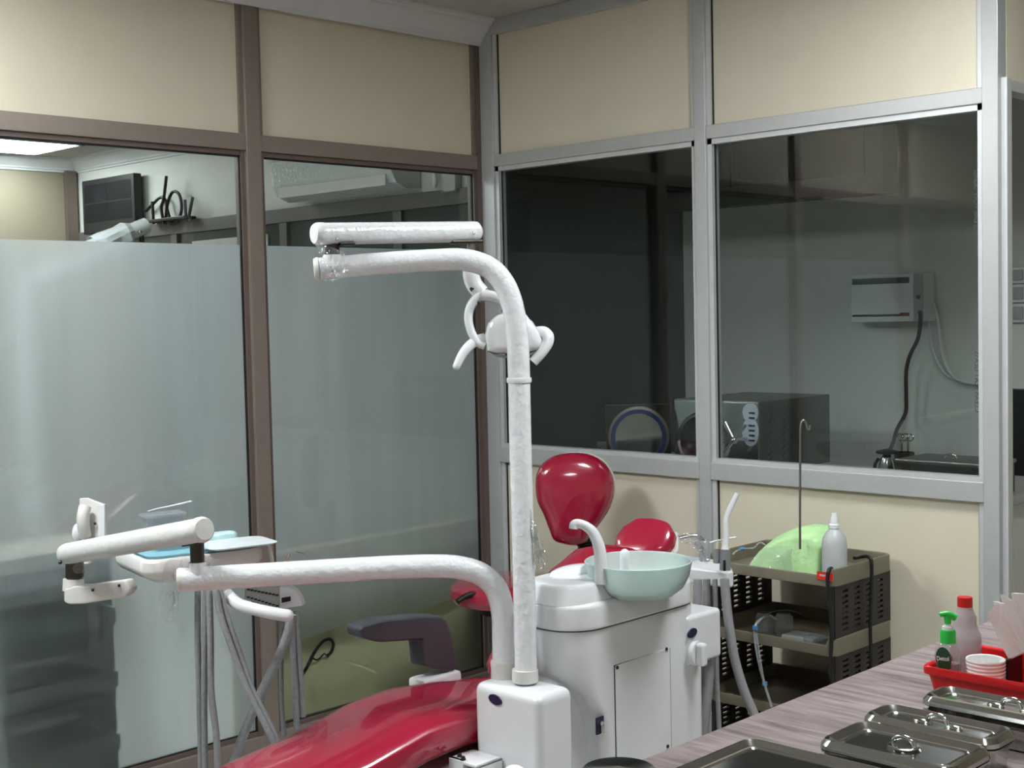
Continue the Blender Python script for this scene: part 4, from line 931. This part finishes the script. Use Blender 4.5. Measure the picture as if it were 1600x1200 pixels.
# voltage stabiliser on the back wall with its cables
YS = 1.3
s0, s1, s2 = on(1329, 430, 1, YS-.10), on(1428, 430, 1, YS-.10), on(1443, 500, 1, YS-.10)
sz1, sz0 = on(1380, 428, 1, YS-.10).z, on(1380, 503, 1, YS-.10).z
SBX = thing('voltage_stabiliser', 'white wall mounted voltage stabiliser with dark strips behind the window', 'stabiliser', ((s0.x+s2.x)/2, YS-.05, sz0))
MB().box((s0.x, YS-.10, sz0), (s2.x, YS-.002, sz1), .004).build('case', WHITE_ABS, SBX)
MB().box((s2.x-.042, YS-.103, sz0+.002), (s2.x, YS-.10, sz1-.002), .001).build('side_cover', mat('grey_cover', '9da0a2', .5), SBX)
DKB = mat('dark_strip', '1c2733', .3)
MB().box((s0.x+.008, YS-.104, sz1-.040), (s2.x-.06, YS-.10, sz1-.016), .001).build('dark_strip', DKB, SBX)
MB().box((s0.x+.008, YS-.104, sz0+.022), (s2.x-.06, YS-.10, sz0+.031), .001).build('dark_strip', DKB, SBX)
MB().box((s2.x-.10, YS-.105, sz0+.022), (s2.x-.06, YS-.10, sz0+.036), .001).build('display', mat('display_red', '5a2327', .3), SBX)
for px, py in ((1435, 464), (1438, 488)):
    p = on(px, py, 1, YS-.105); MB().cyl(p, p+V((0, -.006, 0)), .008).build('cable_gland', BLACK, SBX)
tag(MB().tube([on(x, y, 1, yy) for x, y, yy in ((1438, 488, YS-.112), (1438, 505, YS-.12), (1434, 530, YS-.10), (1422, 555, YS-.09), (1416, 580, YS-.08), (1416, 620, YS-.07), (1415, 645, YS-.07), (1402, 670, YS-.2), (1396, 690, YS-.4), (1390, 705, YS-.6))], .008, 10).build('power_cable', BLACK), 'thick black cable hanging from the wall mounted stabiliser', 'cable')
WCB = mat('white_cable', 'd2d4d2', .45)
tag(MB().tube([on(x, y, 1, YS-.03) for x, y in ((1449, 458), (1458, 472), (1465, 500), (1470, 540), (1480, 575), (1500, 595), (1540, 600))], .006, 8).build('power_cable', WCB), 'white cable looping right from the side of the stabiliser', 'cable')
tag(MB().tube([on(x, y, 1, YS-.02) for x, y in ((1395, 480), (1420, 476), (1440, 482), (1450, 500), (1455, 540), (1470, 575), (1490, 592), (1540, 598))], .005, 8).build('power_cable', WCB), 'white cable arching across the stabiliser front before looping', 'cable')
# small things behind the right window
cb2 = thing('capped_flask', 'small steel flask with a wide black cap behind the window', 'flask', on(1387, 738, 1, .35))
fk = on(1386, 735, 1, .35); fk.z = .90
MB().lathe([(.028, 0), (.03, .01), (.03, .05), (.022, .085), (.012, .10)], fk, n=24).build('flask_body', STEEL, cb2)
MB().lathe([(.012, .10), (.036, .104), (.036, .112), (.012, .118)], fk, n=24).build('flask_cap', BLACK, cb2)
MB().tube([fk+V((-.03, 0, .085)), fk+V((-.045, 0, .06)), fk+V((-.045, 0, .0))], .006).build('cord', BLACK, cb2)
ib = thing('instrument_box', 'dark steel instrument box with lid behind the window', 'steel box', on(1480, 745, 1, .3))
i0, i1 = on(1407, 740, 1, .28).x, on(1560, 740, 1, .28).x
iz = on(1480, 717, 1, .28).z
MB().box((i0+.03, .2, .90), (i1, .40, iz-.012), .003).build('box_body', GUN, ib)
MB().box((i0+.025, .195, iz-.012), (i1+.004, .405, iz), .003).build('box_lid', STEEL_B, ib)
MB().tube([((i0+i1)/2-.02, .30, iz), ((i0+i1)/2-.012, .30, iz+.012), ((i0+i1)/2+.012, .30, iz+.012), ((i0+i1)/2+.02, .30, iz)], .003).build('lid_handle', CHROME, ib)
cu_ = thing('scissor_cup', 'steel cup holding scissors behind the window', 'cup', (i0, .45, .90))
cp = on(1413, 720, 1, .45); cp.z = .90
MB().lathe([(.03, 0), (.032, .002), (.034, .10), (.031, .10), (.028, .004)], cp, n=22).build('cup_body', GUN, cu_)
for k in range(2):
    sx_ = thing('scissors', 'pair of steel scissors standing in the steel cup', 'scissors', cp+V((.01*k, 0, .1)), 'scissors in the cup')
    q = cp+V((.018*k-.008, .01*k, .10))
    MB().tube([q+V((0, 0, -.08)), q, q+V((.0, 0, .04))], .004, 8, 2).build('blade', CHROME, sx_)
    for s in (-1, 1): MB().tube([q+V((s*.008+.011*math.cos(a), 0, .05+.012*math.sin(a))) for a in [i*PI/5 for i in range(11)]], .0025, 6, 1).build('finger_ring', CHROME, sx_)
wc = thing('wall_cabinet', 'dark grey wall cabinet high on the back wall behind the window', 'cabinet', (.45, 1.2, 2.0))
w0, w1 = .012, on(1380, 280, 1, YS-.12).x; wz = on(1380, 300, 1, YS-.12).z
wz2 = on(1350, 272, 1, YS-.135).z; w2 = on(1350, 250, 1, YS-.135).x
MB().box((w0, YS-.12, wz), (w1, YS-.002, 2.45), .003).build('cabinet_body', mat('grey_board', '55544f', .6), wc)
for a, b in ((w0, .36), (.372, w2)):
    dd = MB().box((a, YS-.135, wz2), (b, YS-.12, 2.44), .002).build('door', mat('dark_slate_panel', '25282a', .4), wc)
    MB().box((b-.05 if a < .2 else a+.03, YS-.145, wz2+.04), (b-.044 if a < .2 else a+.036, YS-.135, wz2+.16), .001).build('handle', GUN, dd)
# seen through the doorway: switch boards, screen edge, bowl on cloth covered table
sw0 = on(1585, 455, 1, YS).x
for k, (ya_, yb_) in enumerate(((417, 443), (444, 473), (474, 504))):
    z1_, z0_ = on(1590, ya_, 1, YS).z, on(1590, yb_, 1, YS).z
    g = thing('switch_board', ['uppermost', 'middle', 'lowest'][k]+' white switch board on the wall inside the doorway', 'switch board', (sw0+.1, YS, z0_))
    MB().box((sw0-.015, YS-.02, z0_), (sw0+.20, YS-.002, z1_), .004).build('plate', WHITE_ABS, g)
    for q in range(4): MB().box((sw0+.005+q*.047, YS-.028, z0_+.012), (sw0+.044+q*.047, YS-.02, z1_-.012), .003).build('rocker', mat('grey_rocker', 'a8a8a6', .4), g)
tag(MB().box((1.475, YS-.05, on(1598, 745, 1, YS).z), (1.98, YS-.004, on(1598, 607, 1, YS).z), .006).build('wall_screen', BLACK), 'black screen on the wall inside the doorway', 'screen')
tcl = thing('cloth_table', 'small table under a grey cloth inside the doorway', 'table', (1.75, 1.1, 0))
tz = on(1590, 818, 1, .90).z
tx0 = on(1583, 818, 1, .90).x
MB().box((tx0-.10, .90, tz-.10), (2.04, 1.27, tz), .008, 3).build('table_cloth', mat('mauve_grey_cloth', '8f8587', .8, var=.08), tcl)
for xx in (tx0-.08, 2.0):
    for yy in (.92, 1.22): MB().box((xx, yy, 0), (xx+.03, yy+.03, tz-.1)).build('leg', BLACK, tcl, smooth=False)
kb = on(1600, 800, 1, 1.05); 
sb_ = thing('steel_basin', 'steel basin with a black lid on the grey cloth table', 'basin', (kb.x, 1.05, tz))
MB().lathe([(.04, .0), (.08, .02), (.10, .05), (.103, .06)], (kb.x+.02, 1.05, tz), n=32).build('basin_body', STEEL, sb_)
MB().lathe([(.103, .06), (.09, .085), (.03, .10), (.001, .102)], (kb.x+.02, 1.05, tz), n=32).build('basin_lid', BLACK, sb_)

# ================================================================== NEIGHBOUR ROOM, SEEN ABOVE AND THROUGH THE FROSTING
YN = .95
ax0, ax1 = on(428, 280, 1, YN-.2).x, on(612, 280, 1, YN-.2).x
az1, az0 = on(428, 249, 1, YN-.2).z, on(430, 316, 1, YN-.2).z
acn = thing('air_conditioner', 'white split air conditioner in clear film on the wall behind the glass', 'air conditioner', ((ax0+ax1)/2, YN, az0))
acp = [(YN-.002, az0+.01), (YN-.10, az0), (YN-.17, az0+.03), (YN-.205, az0+.09), (YN-.21, az1-.02), (YN-.19, az1), (YN-.002, az1)]
MB().prism([(ax0, y, z) for y, z in acp], (ax1-ax0, 0, 0), .008, 2).build('casing', WHITE_ABS, acn)
MB().box((ax0+.04, YN-.20, az0+.018), (ax1-.05, YN-.192, az0+.075), .002, M=None).build('outlet_flap', GREYWHITE, acn)
MB().prism([(ax0-.006, y-.004, z) for y, z in acp], (ax1-ax0+.012, 0, 0)).build('film_wrap', FILM, acn, smooth=False)
MB().tube([(ax1+.02, YN-.05, az0+.12), (ax1+.10, YN-.04, az0+.15), (ax1+.14, YN-.03, az0+.05), (ax1+.13, YN-.03, az0-.0)], .012).build('refrigerant_pipe', WCB, acn)
tx0_, tx1_ = on(131, 320, 1, YN-.08).x, on(212, 320, 1, YN-.08).x
tvz1, tvz0 = on(175, 276, 1, YN-.08).z, on(175, 362, 1, YN-.08).z
tv = thing('television', 'black wall mounted television showing dim camera pictures behind the glass', 'television', ((tx0_+tx1_)/2, YN, tvz0))
MB().box((tx0_, YN-.09, tvz0), (tx1_, YN-.03, tvz1), .006).build('casing', BLACK, tv)
MB().box((tx0_+.1, YN-.03, tvz0+.1), (tx1_-.1, YN, tvz1-.1)).build('wall_mount', BLACK, tv, smooth=False)
for i in range(2):
    for j in range(2):
        a = tx0_+.03+(tx1_-tx0_-.06)*i/2; b = tvz0+.07+(tvz1-tvz0-.1)*j/2
        MB().box((a+.005, YN-.0915, b+.005), (a+(tx1_-tx0_-.06)/2-.005, YN-.09, b+(tvz1-tvz0-.1)/2-.005)).build('camera_picture', mat('dim_picture_%d%d' % (i, j), '0e1013', .5, spec=.15, col2='1d1f24', scale=9+3*i+2*j), tv, smooth=False)
cx_ = lambda px, py: on(px, py, 1, YN-.06)
for k, pts in enumerate(([(228, 330), (238, 320), (250, 309), (258, 312), (262, 330), (268, 350)], [(258, 350), (262, 318), (270, 300), (280, 304), (284, 325), (278, 345), (268, 350)], [(256, 350), (252, 325), (256, 310), (260, 275)])):
    tag(MB().tube([on(*p, 1, YN-.035-.025*k) for p in pts], .010, 8).build('loose_cable', BLACK), ['black cable bending from the television to the rail', 'black cable coiled in a loop above the rail', 'black cable rising straight up beside the coiled loop'][k], 'cable')
for k, pts in enumerate(([(238, 315), (240, 350)], [(289, 312), (291, 346)], [(301, 308), (294, 345)])):
    tag(MB().tube([cx_(*pts[0]), (cx_(*pts[0])+cx_(*pts[1]))/2, cx_(*pts[1])], .010, 8, 2).build('antenna_rod', BLACK), ['short black antenna rod close beside the television', 'upright black antenna rod beyond the cable loop', 'tilted black antenna rod beyond the cable loop'][k], 'antenna')
rbx = thing('router', 'black router body on the rail carrying the antenna rods', 'router', cx_(270, 352))
MB().box((cx_(236, 350).x, YN-.10, 2.136), (cx_(296, 350).x, YN-.01, 2.155), .004).build('router_case', BLACK, rbx)
gx = on(712, 285, 1, YN)
wb = thing('wrapped_socket', 'small socket box in shiny clear film above the rail', 'socket', (gx.x, YN, gx.z-.05))
MB().box((gx.x-.045, YN-.05, gx.z-.045), (gx.x+.045, YN-.002, gx.z+.045), .006).build('socket_box', GREYWHITE, wb)
MB().box((gx.x-.055, YN-.06, gx.z-.055), (gx.x+.055, YN-.001, gx.z+.055), .012, 3).jitter(.006, 8).build('film_wrap', FILM, wb, smooth=False)
# second operating lamp in that room: top of its arm shows above the frosting
l2 = thing('neighbour_lamp', 'white film wrapped lamp arm tilted behind the frosted pane', 'lamp', at(190, 900, 6.0))
LN0, LN1 = at(140, 388, 5.9), at(229, 352, 6.1)
MB().cyl(LN0+(LN0-LN1)*1.5, LN1, .036, n=20, bev=.005).build('lamp_arm', WHITE, l2)
MB().lathe([(.042, 0), (.05, .05), (.047, .12), (.052, .17), (.04, .2)], LN0.lerp(LN1, .06), LN1-LN0, 12, False, False).jitter(.006, 3).build('film_wrap', mat('crumpled_white_film', 'dfe2e4', .2, coat=.5), l2, smooth=False)
MB().ell(at(219, 362, 6.03), (.008, .008, .008)).build('screw', CHROME, l2)
q = LN0+(LN0-LN1)*1.5
MB().tube([LN1.lerp(LN0, .1)-V((0, 0, .02)), LN1.lerp(LN0, .1)-V((0, 0, .12))], .012, 12, 0).build('drop_rod', GUN, l2)
MB().tube([q, q-V((0, 0, .5)), V((q.x, q.y, .0))], .03, 16, 4).build('pole', WHITE, l2)
# rack behind the frosting at the lower left
def rack2(x0, x1, y0, y1):
    t = thing('neighbour_rack', 'blurred brown tiered rack close behind the frosted pane', 'rack', ((x0+x1)/2, (y0+y1)/2, 0))
    for zt_ in (.80, .595, .39, .185):
        MB().box((x0, y0, zt_-.055), (x1, y1, zt_), .01).build('tier_tray', mat('light_taupe_plastic', 'a79f8c', .45), t)
    for z0 in (.0, .19, .395, .60):
        MB().box((x0+.01, y0+.01, z0), (x0+.02, y1-.01, z0+.15)).build('back_panel', RACK_D, t, smooth=False)
        for yy in (y0+.006, y1-.016): MB().box((x0+.01, yy, z0), (x1-.02, yy+.01, z0+.15)).build('side_panel', RACK_D, t, smooth=False)
yR = on(182, 1000, 0, -.09).y
rack2(-.45, -.09, yR-.42, yR)
# cream board standing close behind the peeled foot of the film, with a cable
bd = tag(MB().box((-.16, -1.15, .0), (-.14, .35, .66), .002).build('cream_board', mat('olive_cream_board', 'ded2a8', .4, var=.05, scale=4)), 'cream board standing behind the clear foot of the glass', 'board')
bcab = lambda px, py: on(px, py, 0, -.12)
tag(MB().tube([bcab(*p) for p in ((468, 1062), (480, 1042), (492, 1018), (505, 1002), (516, 999), (521, 1006), (518, 1018), (511, 1025))], .006, 8).build('loose_cable', BLACK), 'short black cable hooked over in front of the cream board', 'cable')
tag(MB().tube([bcab(*p) for p in ((485, 1026), (496, 1031), (506, 1022), (510, 1024))], .003, 8).build('thin_wire', BLACK), 'thin black wire curling below the hooked cable', 'wire')
